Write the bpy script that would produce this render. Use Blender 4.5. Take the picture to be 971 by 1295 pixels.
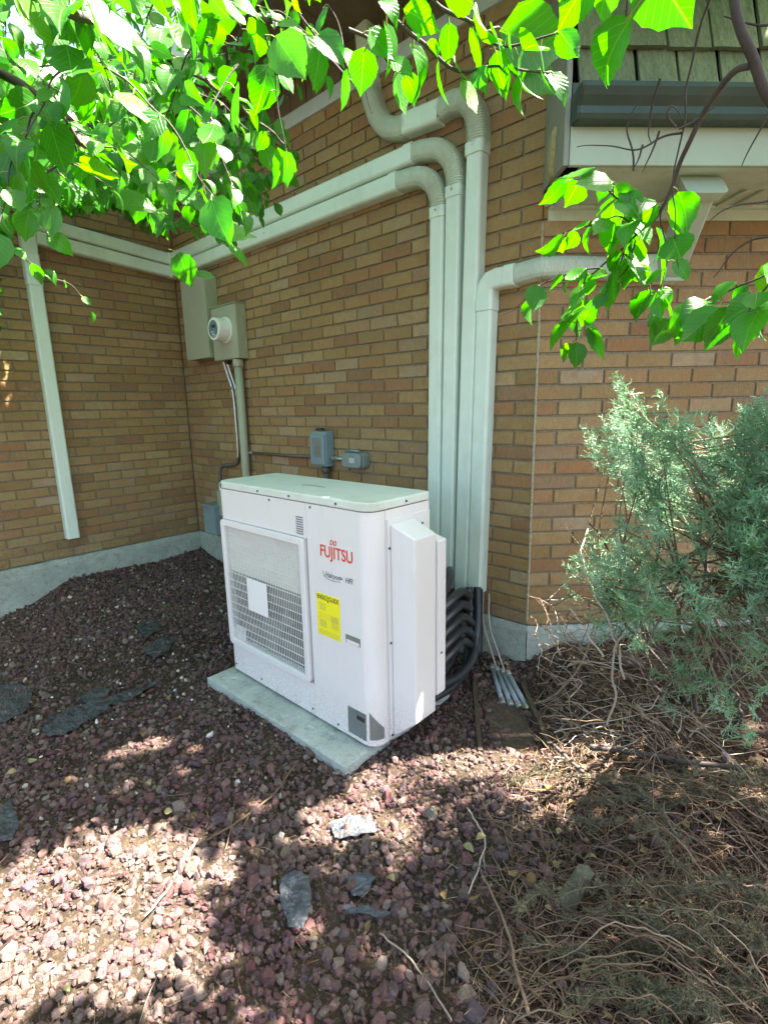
import bpy, bmesh, math, random
import numpy as np
from mathutils import Vector, Matrix, noise
for o in list(bpy.data.objects): bpy.data.objects.remove(o)
SC = bpy.context.scene
COL = SC.collection
R = random.Random(7)
NR = np.random.RandomState(7)
S2 = math.sqrt(.5)

# ------------------------------------------------------------------ camera
CAM = np.array([4.27976, -2.198488, 1.070681])
YAW, PITCH, ROLL, FPX = 0.739342255, 0.203903741, -0.0187515825, 645.1206
_d = np.array([-math.sin(YAW)*math.cos(PITCH), math.cos(YAW)*math.cos(PITCH), -math.sin(PITCH)])
_r = np.array([math.cos(YAW), math.sin(YAW), 0.0]); _u = np.cross(_r, _d)
RT = math.cos(ROLL)*_r + math.sin(ROLL)*_u
UP = -math.sin(ROLL)*_r + math.cos(ROLL)*_u
cam_data = bpy.data.cameras.new('camera')
cam = bpy.data.objects.new('camera', cam_data); COL.objects.link(cam)
m = Matrix.Identity(4)
for i in range(3):
    m[i][0] = RT[i]; m[i][1] = UP[i]; m[i][2] = -_d[i]; m[i][3] = CAM[i]
cam.matrix_world = m
cam_data.sensor_fit = 'HORIZONTAL'; cam_data.sensor_width = 36.0
cam_data.lens = FPX*36.0/971.0
cam_data.clip_start = .02; cam_data.clip_end = 500
SC.camera = cam

# ------------------------------------------------------------------ world, sun, exposure
SUN_AZ, SUN_EL = math.radians(46.8), math.radians(62)
TOSUN = np.array([math.cos(SUN_AZ)*math.cos(SUN_EL), math.sin(SUN_AZ)*math.cos(SUN_EL), math.sin(SUN_EL)])
w = bpy.data.worlds.new('World'); SC.world = w; w.use_nodes = True
nt = w.node_tree; nt.nodes.clear()
sky = nt.nodes.new('ShaderNodeTexSky'); sky.sky_type = 'NISHITA'; sky.sun_disc = False
sky.sun_elevation = SUN_EL; sky.sun_rotation = math.pi/2 - SUN_AZ
sky.dust_density = 2.5; sky.ozone_density = 1.0
bg = nt.nodes.new('ShaderNodeBackground'); bg.inputs[1].default_value = .06
wo = nt.nodes.new('ShaderNodeOutputWorld')
nt.links.new(sky.outputs[0], bg.inputs[0]); nt.links.new(bg.outputs[0], wo.inputs[0])
sd = bpy.data.lights.new('sun', 'SUN'); sd.energy = 5.0; sd.angle = math.radians(.53); sd.color = (1, .97, .93)
sun = bpy.data.objects.new('sun', sd); COL.objects.link(sun)
sun.rotation_euler = Vector(TOSUN).to_track_quat('Z', 'Y').to_euler()
SC.view_settings.view_transform = 'Standard'; SC.view_settings.look = 'None'
SC.view_settings.exposure = 3.6
SC.view_settings.use_white_balance = True; SC.view_settings.white_balance_temperature = 7150; SC.view_settings.white_balance_tint = 14; SC.view_settings.gamma = 1
SC.cycles.max_bounces = 8; SC.cycles.diffuse_bounces = 4; SC.cycles.transmission_bounces = 4
SC.cycles.use_denoising = True

# ------------------------------------------------------------------ helpers
def at(px, py, dist):
    """a point dist metres from the camera, seen at photo position px, py"""
    v = _d + RT*(px-485.5)/FPX - UP*(py-647.5)/FPX
    v = v/np.linalg.norm(v)
    return CAM + v*dist
def proj(P):
    q = np.asarray(P) - CAM; z = q @ _d
    z = np.where(np.abs(z) < 1e-6, 1e-6, z)
    return 485.5+FPX*(q@RT)/z, 647.5-FPX*(q@UP)/z, z
def inpoly(x, y, poly):
    c = False; n = len(poly); j = n-1
    for i in range(n):
        xi, yi = poly[i]; xj, yj = poly[j]
        if (yi > y) != (yj > y) and x < (xj-xi)*(y-yi)/(yj-yi)+xi: c = not c
        j = i
    return c

LC = 3.2108      # x of the outer corner
BW, CH = .2032, .0677
def PB(x, z, o=0.0): return Vector((x, -o, z))             # wall with the meter
def PA(u, z, o=0.0): return Vector((o, -u, z))             # left wall, u from inner corner
def PC(s, z, o=0.0): return Vector((LC+s*S2+o*S2, s*S2-o*S2, z))   # right wall

WL = {}
def wloc(o): return WL.get(o.name, Vector((0, 0, 0)))
def link(o, parent=None, loc=(0, 0, 0)):
    COL.objects.link(o)
    loc = Vector(loc)
    if parent is not None:
        o.parent = parent; o.location = loc - wloc(parent)
    else: o.location = loc
    WL[o.name] = loc
    return o
def tag(o, label, cat, group=None):
    o['label'] = label; o['category'] = cat
    if group: o['group'] = group
    return o
def thing(name, loc, label, cat, group=None):
    o = bpy.data.objects.new(name, None); o.empty_display_size = .05
    link(o, None, loc); return tag(o, label, cat, group)
def kind(o, k): o['kind'] = k; return o

class MB:
    def __init__(s): s.v = []; s.f = []; s.mi = []; s.sm = []
    def add(s, vs, fs, mi=0, sm=False):
        b = len(s.v); s.v += [tuple(p) for p in vs]
        for f in fs: s.f.append(tuple(i+b for i in f)); s.mi.append(mi); s.sm.append(sm)
        return s
    def box(s, a, b, M=None, mi=0):
        x0, y0, z0 = a; x1, y1, z1 = b
        vs = [Vector(p) for p in ((x0,y0,z0),(x1,y0,z0),(x1,y1,z0),(x0,y1,z0),(x0,y0,z1),(x1,y0,z1),(x1,y1,z1),(x0,y1,z1))]
        if M is not None: vs = [M @ p for p in vs]
        return s.add(vs, [(0,3,2,1),(4,5,6,7),(0,1,5,4),(1,2,6,5),(2,3,7,6),(3,0,4,7)], mi)
    def prism(s, poly, a, b, f3, mi=0):
        """poly of 2D points extruded from a to b through f3(u, v, w) -> 3D"""
        n = len(poly)
        vs = [f3(p[0], p[1], a) for p in poly]+[f3(p[0], p[1], b) for p in poly]
        fs = [(i, (i+1) % n, n+(i+1) % n, n+i) for i in range(n)]
        fs += [tuple(range(n-1, -1, -1)), tuple(range(n, 2*n))]
        return s.add(vs, fs, mi)
    def tube(s, pts, rad, n=8, sm=True, cap=True, mi=0):
        pts = [Vector(p) for p in pts]
        if not hasattr(rad, '__len__'): rad = [rad]*len(pts)
        rings = []; prev = None
        for i, p in enumerate(pts):
            t = (pts[min(i+1, len(pts)-1)]-pts[max(i-1, 0)])
            if t.length < 1e-9: t = Vector((0, 0, 1))
            t.normalize()
            if prev is None:
                a = Vector((0, 0, 1)) if abs(t.z) < .9 else Vector((1, 0, 0))
                nrm = t.cross(a).normalized()
            else:
                nrm = (prev - t*prev.dot(t))
                nrm = nrm.normalized() if nrm.length > 1e-6 else t.orthogonal().normalized()
            prev = nrm; bn = t.cross(nrm)
            rings.append([p+(nrm*math.cos(2*math.pi*k/n)+bn*math.sin(2*math.pi*k/n))*rad[i] for k in range(n)])
        vs = [q for r in rings for q in r]; fs = []
        for i in range(len(pts)-1):
            for k in range(n):
                fs.append((i*n+k, i*n+(k+1) % n, (i+1)*n+(k+1) % n, (i+1)*n+k))
        b = len(s.v); s.add(vs, fs, mi, sm)
        if cap:
            s.f.append(tuple(b+k for k in range(n-1, -1, -1))); s.mi.append(mi); s.sm.append(False)
            e = b+(len(pts)-1)*n
            s.f.append(tuple(e+k for k in range(n))); s.mi.append(mi); s.sm.append(False)
        return s
    def sweep(s, frames, prof, sm=False, cap=True, mi=0):
        """frames: (point, side, out, scale) ; prof: (side, out) list, open to the wall"""
        n = len(prof); vs = []
        for p, sd_, ou, sc in frames:
            for a, b in prof: vs.append(p + sd_*(a*sc) + ou*(b*(.5+.5*sc)))
        fs = []
        for i in range(len(frames)-1):
            for k in range(n):
                fs.append((i*n+k, i*n+(k+1) % n, (i+1)*n+(k+1) % n, (i+1)*n+k))
        b = len(s.v); s.add(vs, fs, mi, sm)
        if cap:
            s.f.append(tuple(b+k for k in range(n-1, -1, -1))); s.mi.append(mi); s.sm.append(False)
            e = b+(len(frames)-1)*n
            s.f.append(tuple(e+k for k in range(n))); s.mi.append(mi); s.sm.append(False)
        return s
    def mesh(s, name, mats):
        me = bpy.data.meshes.new(name); me.from_pydata(s.v, [], s.f)
        if not isinstance(mats, (list, tuple)): mats = [mats]
        for mt in mats: me.materials.append(mt)
        me.polygons.foreach_set('material_index', s.mi); me.polygons.foreach_set('use_smooth', s.sm)
        me.update(); return me
    def build(s, name, mats, parent=None, bev=0, seg=2, recalc=True):
        me = s.mesh(name, mats)
        if recalc:
            bm = bmesh.new(); bm.from_mesh(me); bmesh.ops.recalc_face_normals(bm, faces=bm.faces); bm.to_mesh(me); bm.free()
        o = bpy.data.objects.new(name, me); link(o, parent)
        if bev:
            b = o.modifiers.new('bevel', 'BEVEL'); b.width = bev; b.segments = seg; b.limit_method = 'ANGLE'; b.angle_limit = math.radians(35)
            b.harden_normals = False
        return o
def bigmesh(name, V, F, mat, parent=None, smooth=False):
    """V (n,3) float, F (m,3) int triangles; one fast mesh"""
    me = bpy.data.meshes.new(name)
    V = np.ascontiguousarray(V, dtype=np.float32); F = np.ascontiguousarray(F, dtype=np.int32)
    k = F.shape[1]
    me.vertices.add(len(V)); me.vertices.foreach_set('co', V.ravel())
    me.loops.add(F.size); me.loops.foreach_set('vertex_index', F.ravel())
    me.polygons.add(len(F)); me.polygons.foreach_set('loop_start', np.arange(0, F.size, k, dtype=np.int32))
    me.polygons.foreach_set('loop_total', np.full(len(F), k, dtype=np.int32))
    me.polygons.foreach_set('use_smooth', np.full(len(F), smooth, dtype=bool))
    me.materials.append(mat); me.update(calc_edges=True)
    o = bpy.data.objects.new(name, me); return link(o, parent)
def spline(pts, n=8):
    """Catmull-Rom through pts"""
    P = [Vector(p) for p in pts]; P = [P[0]*2-P[1]]+P+[P[-1]*2-P[-2]]; out = []
    for i in range(1, len(P)-2):
        for k in range(n):
            t = k/n; a, b, c, d = P[i-1], P[i], P[i+1], P[i+2]
            out.append(.5*((2*b)+(c-a)*t+(2*a-5*b+4*c-d)*t*t+(3*b-a-3*c+d)*t**3))
    out.append(P[-2]); return out

# ------------------------------------------------------------------ materials
class N:
    def __init__(s, name):
        s.m = bpy.data.materials.new(name); s.m.use_nodes = True; s.t = s.m.node_tree; s.t.nodes.clear()
        s.out = s.t.nodes.new('ShaderNodeOutputMaterial')
    def n(s, typ, **kw):
        nd = s.t.nodes.new(typ)
        for k, v in kw.items():
            if k.startswith('i_'): nd.inputs[k[2:].replace('_', ' ')].default_value = v
            else: setattr(nd, k, v)
        return nd
    def l(s, a, b): s.t.links.new(a, b)
    def noise(s, vec, scale, detail=4, rough=.6, dim='3D'):
        nd = s.n('ShaderNodeTexNoise', noise_dimensions=dim); nd.inputs['Scale'].default_value = scale
        nd.inputs['Detail'].default_value = detail; nd.inputs['Roughness'].default_value = rough
        if vec is not None: s.l(vec, nd.inputs['Vector'])
        return nd.outputs['Fac']
    def ramp(s, fac, stops, interp='LINEAR'):
        nd = s.n('ShaderNodeValToRGB'); nd.color_ramp.interpolation = interp
        e = nd.color_ramp.elements
        while len(e) < len(stops): e.new(.5)
        for i, (p, c) in enumerate(stops): e[i].position = p; e[i].color = tuple(c)+(1,) if len(c) == 3 else c
        s.l(fac, nd.inputs[0]); return nd.outputs[0]
    def mix(s, fac, a, b, mode='MIX'):
        nd = s.n('ShaderNodeMix', data_type='RGBA', blend_type=mode)
        for inp, v in ((nd.inputs[0], fac), (nd.inputs[6], a), (nd.inputs[7], b)):
            if hasattr(v, 'links'): s.l(v, inp)
            elif isinstance(v, (int, float)): inp.default_value = v
            else: inp.default_value = tuple(v)+(1,)
        return nd.outputs[2]
    def math(s, op, a, b=0.0):
        nd = s.n('ShaderNodeMath', operation=op)
        for i, v in enumerate((a, b)):
            if hasattr(v, 'links'): s.l(v, nd.inputs[i])
            else: nd.inputs[i].default_value = v
        return nd.outputs[0]
    def pos(s, scale=(1, 1, 1), obj=False):
        src = s.n('ShaderNodeTexCoord').outputs['Object'] if obj else s.n('ShaderNodeNewGeometry').outputs['Position']
        mp = s.n('ShaderNodeMapping'); mp.inputs['Scale'].default_value = scale
        s.l(src, mp.inputs[0]); return mp.outputs[0]
    def rnd(s):
        """random number per piece: per object and per loose island"""
        a = s.n('ShaderNodeObjectInfo').outputs['Random']; b = s.n('ShaderNodeNewGeometry').outputs['Random Per Island']
        return s.math('FRACT', s.math('ADD', s.math('MULTIPLY', a, 7.31), b))
    def bump(s, h, strength=.3, dist=.002):
        nd = s.n('ShaderNodeBump'); nd.inputs['Strength'].default_value = strength; nd.inputs['Distance'].default_value = dist
        s.l(h, nd.inputs['Height']); return nd.outputs[0]
    def bsdf(s, col, rough=.6, metal=0, bump=None, spec=.5, coat=0):
        nd = s.n('ShaderNodeBsdfPrincipled')
        for k, v in (('Base Color', col), ('Roughness', rough), ('Metallic', metal), ('Specular IOR Level', spec), ('Coat Weight', coat)):
            if hasattr(v, 'links'): s.l(v, nd.inputs[k])
            elif isinstance(v, (int, float)): nd.inputs[k].default_value = v
            else: nd.inputs[k].default_value = tuple(v)+(1,)
        if bump is not None: s.l(bump, nd.inputs['Normal'])
        return nd.outputs[0]
    def fin(s, sh): s.l(sh, s.out.inputs[0]); return s.m

def m_plain(name, col, rough=.5, metal=0, var=.12, scale=14, dirt=None, dirtamt=.5, bump=.15, bscale=220, spec=.5):
    g = N(name); p = g.pos()
    a = g.noise(p, scale, 5, .65)
    c = g.ramp(a, [(.25, [x*(1-var) for x in col]), (.75, [min(1, x*(1+var)) for x in col])])
    if dirt is not None:
        f = g.noise(g.pos((1, 1, .35)), scale*.45, 7, .72)
        f = g.ramp(f, [(.52, (0, 0, 0)), (.74, (dirtamt,)*3)])
        c = g.mix(f, c, dirt)
    r = g.ramp(g.noise(p, scale*3, 3), [(.3, (rough*.8,)*3), (.7, (min(1, rough*1.2),)*3)])
    b = g.bump(g.noise(p, bscale, 3), bump, .0006)
    return g.fin(g.bsdf(c, r, metal, b, spec))

def m_brick():
    g = N('brick_clay'); rn = g.rnd()
    base = g.ramp(rn, [(0, (.235, .142, .052)), (.22, (.315, .198, .076)), (.42, (.365, .245, .108)), (.58, (.265, .155, .055)),
                       (.68, (.40, .290, .150)), (.76, (.33, .150, .062)), (.88, (.205, .100, .050)), (1, (.42, .33, .21))])
    p = g.pos()
    cl = g.noise(p, 28, 6, .7)
    base = g.mix(g.ramp(cl, [(.35, (0, 0, 0)), (.7, (.55,)*3)]), base, (.19, .115, .055))
    sc = g.noise(g.pos((520, 520, 26)), 1.0, 3, .6)          # wire-cut score marks
    base = g.mix(g.ramp(sc, [(.42, (0,)*3), (.70, (.45,)*3)]), base, (.44, .33, .18))
    sp = g.noise(p, 330, 3, .6)
    base = g.mix(g.ramp(sp, [(.60, (0,)*3), (.68, (.75,)*3)]), base, (.10, .058, .035))
    big = g.noise(p, 1.7, 4, .6)
    base = g.mix(g.ramp(big, [(.40, (0,)*3), (.72, (.32,)*3)]), base, (.17, .15, .10))
    ob = g.noise(g.pos((9, 9, 13)), 1.0, 5, .7)                  # fire-flashed patches inside a brick
    base = g.mix(g.ramp(ob, [(.50, (0,)*3), (.66, (.45,)*3)]), base, (.33, .15, .06))
    sz_ = g.n('ShaderNodeSeparateXYZ'); g.l(g.n('ShaderNodeNewGeometry').outputs['Position'], sz_.inputs[0])
    low = g.n('ShaderNodeMapRange'); g.l(sz_.outputs[2], low.inputs[0]); low.inputs[1].default_value = .38; low.inputs[2].default_value = 0.0
    sp2 = g.ramp(g.noise(p, 34, 6, .75), [(.40, (0,)*3), (.62, (1,)*3)])
    base = g.mix(g.math('MULTIPLY', g.math('MULTIPLY', low.outputs[0], sp2), .55), base, (.13, .095, .06))   # soil splash
    ef = g.ramp(g.noise(g.pos((2.2, 2.2, 3.5)), 1.0, 8, .75), [(.60, (0,)*3), (.74, (.38,)*3)])
    base = g.mix(ef, base, (.42, .39, .32))                      # pale bloom
    h = g.math('ADD', g.math('MULTIPLY', sc, .8), g.math('ADD', g.noise(p, 160, 4), g.math('MULTIPLY', cl, 1.8)))
    return g.fin(g.bsdf(base, .88, 0, g.bump(h, .9, .0032), .25))
def m_mortar():
    g = N('mortar'); p = g.pos()
    c = g.ramp(g.noise(p, 60, 5, .7), [(.3, (.15, .125, .082)), (.7, (.27, .235, .165))])
    return g.fin(g.bsdf(c, .95, 0, g.bump(g.noise(p, 400, 3), .6, .002), .2))
def m_concrete(name='concrete', a=(.27, .29, .26), b=(.42, .43, .39), stain=(.16, .17, .13)):
    g = N(name); p = g.pos()
    c = g.ramp(g.noise(p, 6, 8, .7), [(.3, a), (.68, b)])
    c = g.mix(g.ramp(g.noise(p, 22, 6, .75), [(.5, (0,)*3), (.72, (.7,)*3)]), c, stain)
    c = g.mix(g.ramp(g.noise(p, 260, 3, .6), [(.54, (0,)*3), (.66, (.75,)*3)]), c, (.12, .115, .095))
    c = g.mix(g.ramp(g.noise(g.pos((3, 3, 8)), 1, 7, .75), [(.54, (0,)*3), (.68, (.6,)*3)]), c, (.20, .16, .115))
    h = g.math('ADD', g.noise(p, 25, 7, .7), g.math('MULTIPLY', g.noise(p, 240, 3), .35))
    return g.fin(g.bsdf(c, .92, 0, g.bump(h, .8, .006), .25))
def m_soil():
    g = N('soil'); p = g.pos()
    c = g.ramp(g.noise(p, 5, 8, .7), [(.3, (.022, .016, .012)), (.55, (.045, .034, .023)), (.75, (.085, .065, .045))])
    c = g.mix(g.ramp(g.noise(p, 90, 4, .7), [(.5, (0,)*3), (.66, (.7,)*3)]), c, (.13, .095, .06))
    h = g.math('ADD', g.noise(p, 40, 8, .75), g.math('MULTIPLY', g.noise(p, 300, 4), .5))
    return g.fin(g.bsdf(c, .97, 0, g.bump(h, 1, .012), .15))
def m_rock():
    g = N('lava_rock'); rn = g.rnd(); p = g.pos()
    c = g.ramp(rn, [(0, (.090, .034, .036)), (.2, (.125, .055, .055)), (.38, (.065, .040, .047)), (.52, (.15, .075, .068)), (.64, (.062, .048, .066)),
                    (.76, (.105, .062, .060)), (.88, (.16, .110, .090)), (.96, (.22, .18, .15)), (1, (.12, .105, .085))])
    c = g.mix(g.ramp(g.noise(p, 3.2, 5, .65), [(.40, (.05,)*3), (.66, (.60,)*3)]), c, (.125, .098, .074))   # dust on the stones
    c = g.mix(g.ramp(g.noise(p, 260, 4, .7), [(.52, (0,)*3), (.68, (.6,)*3)]), c, (.035, .024, .024))
    c = g.mix(g.ramp(g.noise(p, 70, 4, .7), [(.56, (0,)*3), (.72, (.5,)*3)]), c, (.26, .19, .165))
    h = g.math('ADD', g.noise(p, 140, 5, .8), g.math('MULTIPLY', g.noise(p, 420, 3), .6))
    return g.fin(g.bsdf(c, .93, 0, g.bump(h, 1, .004), .25))
def m_leaf(name, stops, tl=.5, rough=.38, back=1.0):
    g = N(name); rn = g.rnd()
    c = g.ramp(rn, stops)
    n = g.noise(g.pos(), 55, 3)
    c = g.mix(g.ramp(n, [(.35, (0,)*3), (.75, (.25,)*3)]), c, (.06, .22, .03))
    uv = g.n('ShaderNodeUVMap').outputs[0]; sx = g.n('ShaderNodeSeparateXYZ'); g.l(uv, sx.inputs[0])
    # veins: u across (-1..1 about the midrib), v along
    au = g.math('ABSOLUTE', g.math('SUBTRACT', sx.outputs[0], .5))
    w_ = g.math('FRACT', g.math('ADD', g.math('MULTIPLY', sx.outputs[1], 7.0), g.math('MULTIPLY', au, -7.0)))
    side = g.ramp(w_, [(0, (1,)*3), (.09, (0,)*3), (.91, (0,)*3), (1, (1,)*3)])
    mid = g.ramp(au, [(.0, (1,)*3), (.022, (0,)*3)])
    vein = g.math('MAXIMUM', g.math('MULTIPLY', side, .5), mid)
    c = g.mix(g.math('MULTIPLY', vein, .35), c, (.20, .42, .07))
    bp = g.bump(g.math('SUBTRACT', 1.0, vein), .5, .0012)
    pr = g.bsdf(c, rough, 0, bp, .5)
    tr = g.n('ShaderNodeBsdfTranslucent'); hs = g.n('ShaderNodeHueSaturation'); hs.inputs['Value'].default_value = 1.85*back
    hs.inputs['Saturation'].default_value = 1.12; hs.inputs['Hue'].default_value = .507
    g.l(c, hs.inputs['Color']); g.l(hs.outputs[0], tr.inputs[0])
    mx = g.n('ShaderNodeMixShader'); mx.inputs[0].default_value = tl; g.l(pr, mx.inputs[1]); g.l(tr.outputs[0], mx.inputs[2])
    return g.fin(mx.outputs[0])
def m_juniper():
    g = N('juniper_scales'); rn = g.rnd(); p = g.pos()
    c = g.ramp(g.noise(p, 9, 4, .6), [(.3, (.085, .215, .09)), (.5, (.16, .34, .19)), (.7, (.31, .47, .35))])
    c = g.mix(g.ramp(rn, [(.80, (0,)*3), (1, (.8,)*3)]), c, (.17, .24, .10))
    pr = g.bsdf(c, .5, 0, None, .4)
    tr = g.n('ShaderNodeBsdfTranslucent'); g.l(c, tr.inputs[0])
    mx = g.n('ShaderNodeMixShader'); mx.inputs[0].default_value = .25; g.l(pr, mx.inputs[1]); g.l(tr.outputs[0], mx.inputs[2])
    return g.fin(mx.outputs[0])
def m_ramp(name, stops, rough=.8, bs=200, bstr=.5):
    g = N(name); rn = g.rnd(); c = g.ramp(rn, stops)
    n = g.noise(g.pos(), 40, 5, .7); c = g.mix(g.ramp(n, [(.35, (0,)*3), (.75, (.5,)*3)]), c, [x*.45 for x in stops[0][1]])
    return g.fin(g.bsdf(c, rough, 0, g.bump(g.noise(g.pos(), bs, 4), bstr, .002), .3))
def m_wood(name, a, b, rough=.85, scale=(60, 60, 3), dark=(.05, .05, .035)):
    g = N(name); p = g.pos(scale); n = g.noise(p, 1.0, 6, .65)
    c = g.ramp(n, [(.3, a), (.7, b)])
    c = g.mix(g.math('MULTIPLY', g.rnd(), .35), c, a)
    c = g.mix(g.ramp(g.noise(g.pos((scale[0]*3, scale[1]*3, scale[2]*1.5)), 1, 4, .7), [(.55, (0,)*3), (.7, (.8,)*3)]), c, dark)
    return g.fin(g.bsdf(c, rough, 0, g.bump(n, .8, .004), .25))

M_BRICK = m_brick(); M_MORTAR = m_mortar(); M_CONC = m_concrete('concrete', (.25, .30, .265), (.40, .45, .40)); M_PAD = m_concrete('pad_concrete', (.30, .34, .31), (.46, .50, .46), (.15, .17, .14))
M_SOIL = m_soil(); M_ROCK = m_rock()
M_DUCT = m_plain('duct_plastic', (.58, .69, .61), .42, 0, .05, 9, (.36, .38, .30), .45, .08)
M_FLEX = m_plain('flexible_duct_plastic', (.46, .54, .45), .5, 0, .07, 9, (.27, .27, .20), .6, .1)
M_UNIT = m_plain('painted_steel', (.70, .69, .675), .33, 0, .03, 5, (.50, .50, .44), .35, .06)
def m_unit():
    g = N('painted_steel_with_splash'); p = g.pos(); col = (.70, .69, .675)
    c = g.ramp(g.noise(p, 5, 5, .65), [(.25, [x*.97 for x in col]), (.75, [x*1.02 for x in col])])
    c = g.mix(g.ramp(g.noise(g.pos((1, 1, .12)), 26, 6, .7), [(.56, (0,)*3), (.76, (.22,)*3)]), c, (.46, .45, .38))   # drip streaks
    sz_ = g.n('ShaderNodeSeparateXYZ'); g.l(g.n('ShaderNodeNewGeometry').outputs['Position'], sz_.inputs[0])
    low = g.n('ShaderNodeMapRange'); g.l(sz_.outputs[2], low.inputs[0]); low.inputs[1].default_value = -.02; low.inputs[2].default_value = -.23
    sp = g.ramp(g.noise(p, 130, 5, .8), [(.46, (0,)*3), (.60, (1,)*3)])
    c = g.mix(g.math('MULTIPLY', g.math('MULTIPLY', low.outputs[0], sp), .55), c, (.26, .19, .14))                      # soil splash
    c = g.mix(g.ramp(g.noise(p, 300, 2, .5), [(.70, (0,)*3), (.76, (.35,)*3)]), c, (.35, .32, .26))
    return g.fin(g.bsdf(c, .33, 0, g.bump(g.noise(p, 60, 2), .03, .001), .5))
M_UNIT = m_unit()
M_UNITTOP = m_plain('dusty_painted_steel', (.60, .66, .59), .45, 0, .06, 8, (.30, .32, .22), .65, .12)
M_GRILL = m_plain('grille_plastic', (.66, .67, .62), .45, 0, .04, 12, (.42, .42, .36), .4, .05)
M_DARK = m_plain('dark_cavity_metal', (.035, .04, .042), .5, .3, .2, 20)
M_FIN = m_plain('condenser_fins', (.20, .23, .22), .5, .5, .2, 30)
M_SCREW = m_plain('screw_steel', (.10, .10, .10), .35, .8, .1, 50)
M_RED = m_plain('red_print', (.70, .055, .02), .5, 0, .03)
M_BLACK = m_plain('black_print', (.02, .02, .022), .55, 0, .05)
M_GREYP = m_plain('grey_print', (.16, .17, .18), .5, 0, .05)
M_YEL = m_plain('yellow_paper', (.83, .76, .02), .5, 0, .04, 10)
M_SILV = m_plain('silver_label', (.16, .19, .18), .35, .2, .15, 30)
M_WHITE = m_plain('white_label', (.78, .76, .74), .5, 0, .02)
M_CAB = m_plain('grey_green_enamel', (.34, .355, .27), .5, 0, .06, 6, (.22, .22, .15), .5, .12)
M_CABS = m_plain('weathered_enamel', (.30, .33, .22), .55, 0, .1, 8, (.16, .17, .09), .6, .15)
M_BLUEBOX = m_plain('blue_grey_enamel', (.17, .25, .27), .45, 0, .1, 9, (.10, .13, .13), .5, .12)
M_GREYBOX = m_plain('cast_grey_enamel', (.20, .26, .25), .42, .2, .12, 30, (.09, .11, .10), .6, .5, 90)
M_EMT = m_plain('galvanised_steel', (.46, .47, .45), .34, .75, .15, 30, (.17, .13, .09), .6, .2)
M_RUST = m_plain('old_conduit', (.13, .12, .10), .6, .4, .2, 30)
M_PVC = m_plain('painted_pipe', (.32, .33, .24), .55, 0, .07, 7, (.2, .2, .13), .5, .1)
M_METER = m_plain('meter_plastic', (.74, .76, .74), .3, 0, .03)
M_DIAL = m_plain('meter_dial', (.13, .20, .23), .15, 0, .2, 60)
M_HOSE = m_plain('black_foam_hose', (.018, .022, .026), .38, 0, .25, 30, (.05, .06, .06), .4, .5, 120)
M_BLUEPVC = m_plain('grey_pvc', (.20, .25, .27), .45, 0, .12, 20, (.10, .11, .10), .6, .2)
M_TRIM = m_plain('painted_trim_board', (.20, .215, .17), .6, 0, .08, 6, (.13, .13, .09), .5, .2)
M_SOFF = m_plain('painted_soffit', (.30, .38, .29), .55, 0, .06, 6, (.2, .23, .16), .5, .15)
M_FRIEZE = m_plain('painted_frieze', (.44, .53, .42), .6, 0, .06, 6, (.17, .18, .12), .5, .15)
M_GUT = m_plain('dark_green_gutter', (.018, .045, .034), .38, .1, .25, 12, (.06, .07, .05), .5, .25)
M_BROWN = m_plain('brown_soffit_board', (.14, .10, .065), .7, 0, .2, 12, (.08, .06, .04), .6, .3)
M_FASC = m_plain('pale_fascia', (.42, .47, .46), .55, 0, .06, 6, (.3, .32, .28), .4, .15)
M_SHAKE = m_wood('weathered_shake', (.11, .145, .085), (.23, .275, .165))
M_PLANK = m_wood('old_plank', (.035, .03, .02), (.085, .07, .045), scale=(40, 40, 40))
M_CHIP = m_wood('raw_wood', (.26, .22, .10), (.42, .36, .20))
M_BARK = m_ramp('dark_bark', [(0, (.045, .036, .032)), (1, (.09, .075, .065))], .85, 160, .8)
M_TWIG = m_ramp('dry_twig', [(0, (.11, .068, .040)), (.5, (.17, .115, .072)), (1, (.26, .20, .14))], .8)
M_PALETWIG = m_ramp('pale_twig', [(0, (.24, .20, .15)), (1, (.42, .37, .30))], .75)
M_LITTER = m_ramp('needle_litter', [(0, (.075, .040, .020)), (.45, (.15, .075, .032)), (.8, (.21, .125, .06)), (1, (.27, .20, .12))], .9)
M_DEADLEAF = m_ramp('dead_leaf', [(0, (.13, .085, .035)), (.5, (.24, .17, .07)), (.8, (.32, .27, .13)), (1, (.19, .20, .09))], .75)
M_FABRIC = m_plain('landscape_fabric', (.028, .034, .038), .55, 0, .3, 25, (.07, .06, .045), .6, .7, 500)
M_PLASTIC = m_plain('torn_plastic_sheet', (.042, .052, .062), .5, 0, .3, 30, (.1, .08, .06), .6, .5, 200)
M_LEAF = m_leaf('leaf_green', [(0, (.020, .135, .008)), (.4, (.030, .175, .010)), (.85, (.040, .200, .012)), (1, (.075, .21, .016))], .5)
M_JUN = m_juniper()
M_GRASS = m_ramp('grass_blade', [(0, (.06, .11, .035)), (1, (.12, .17, .06))], .6)
M_DRYGRASS = m_ramp('dry_stem', [(0, (.16, .13, .075)), (.6, (.27, .23, .14)), (1, (.36, .33, .22))], .75)

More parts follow.
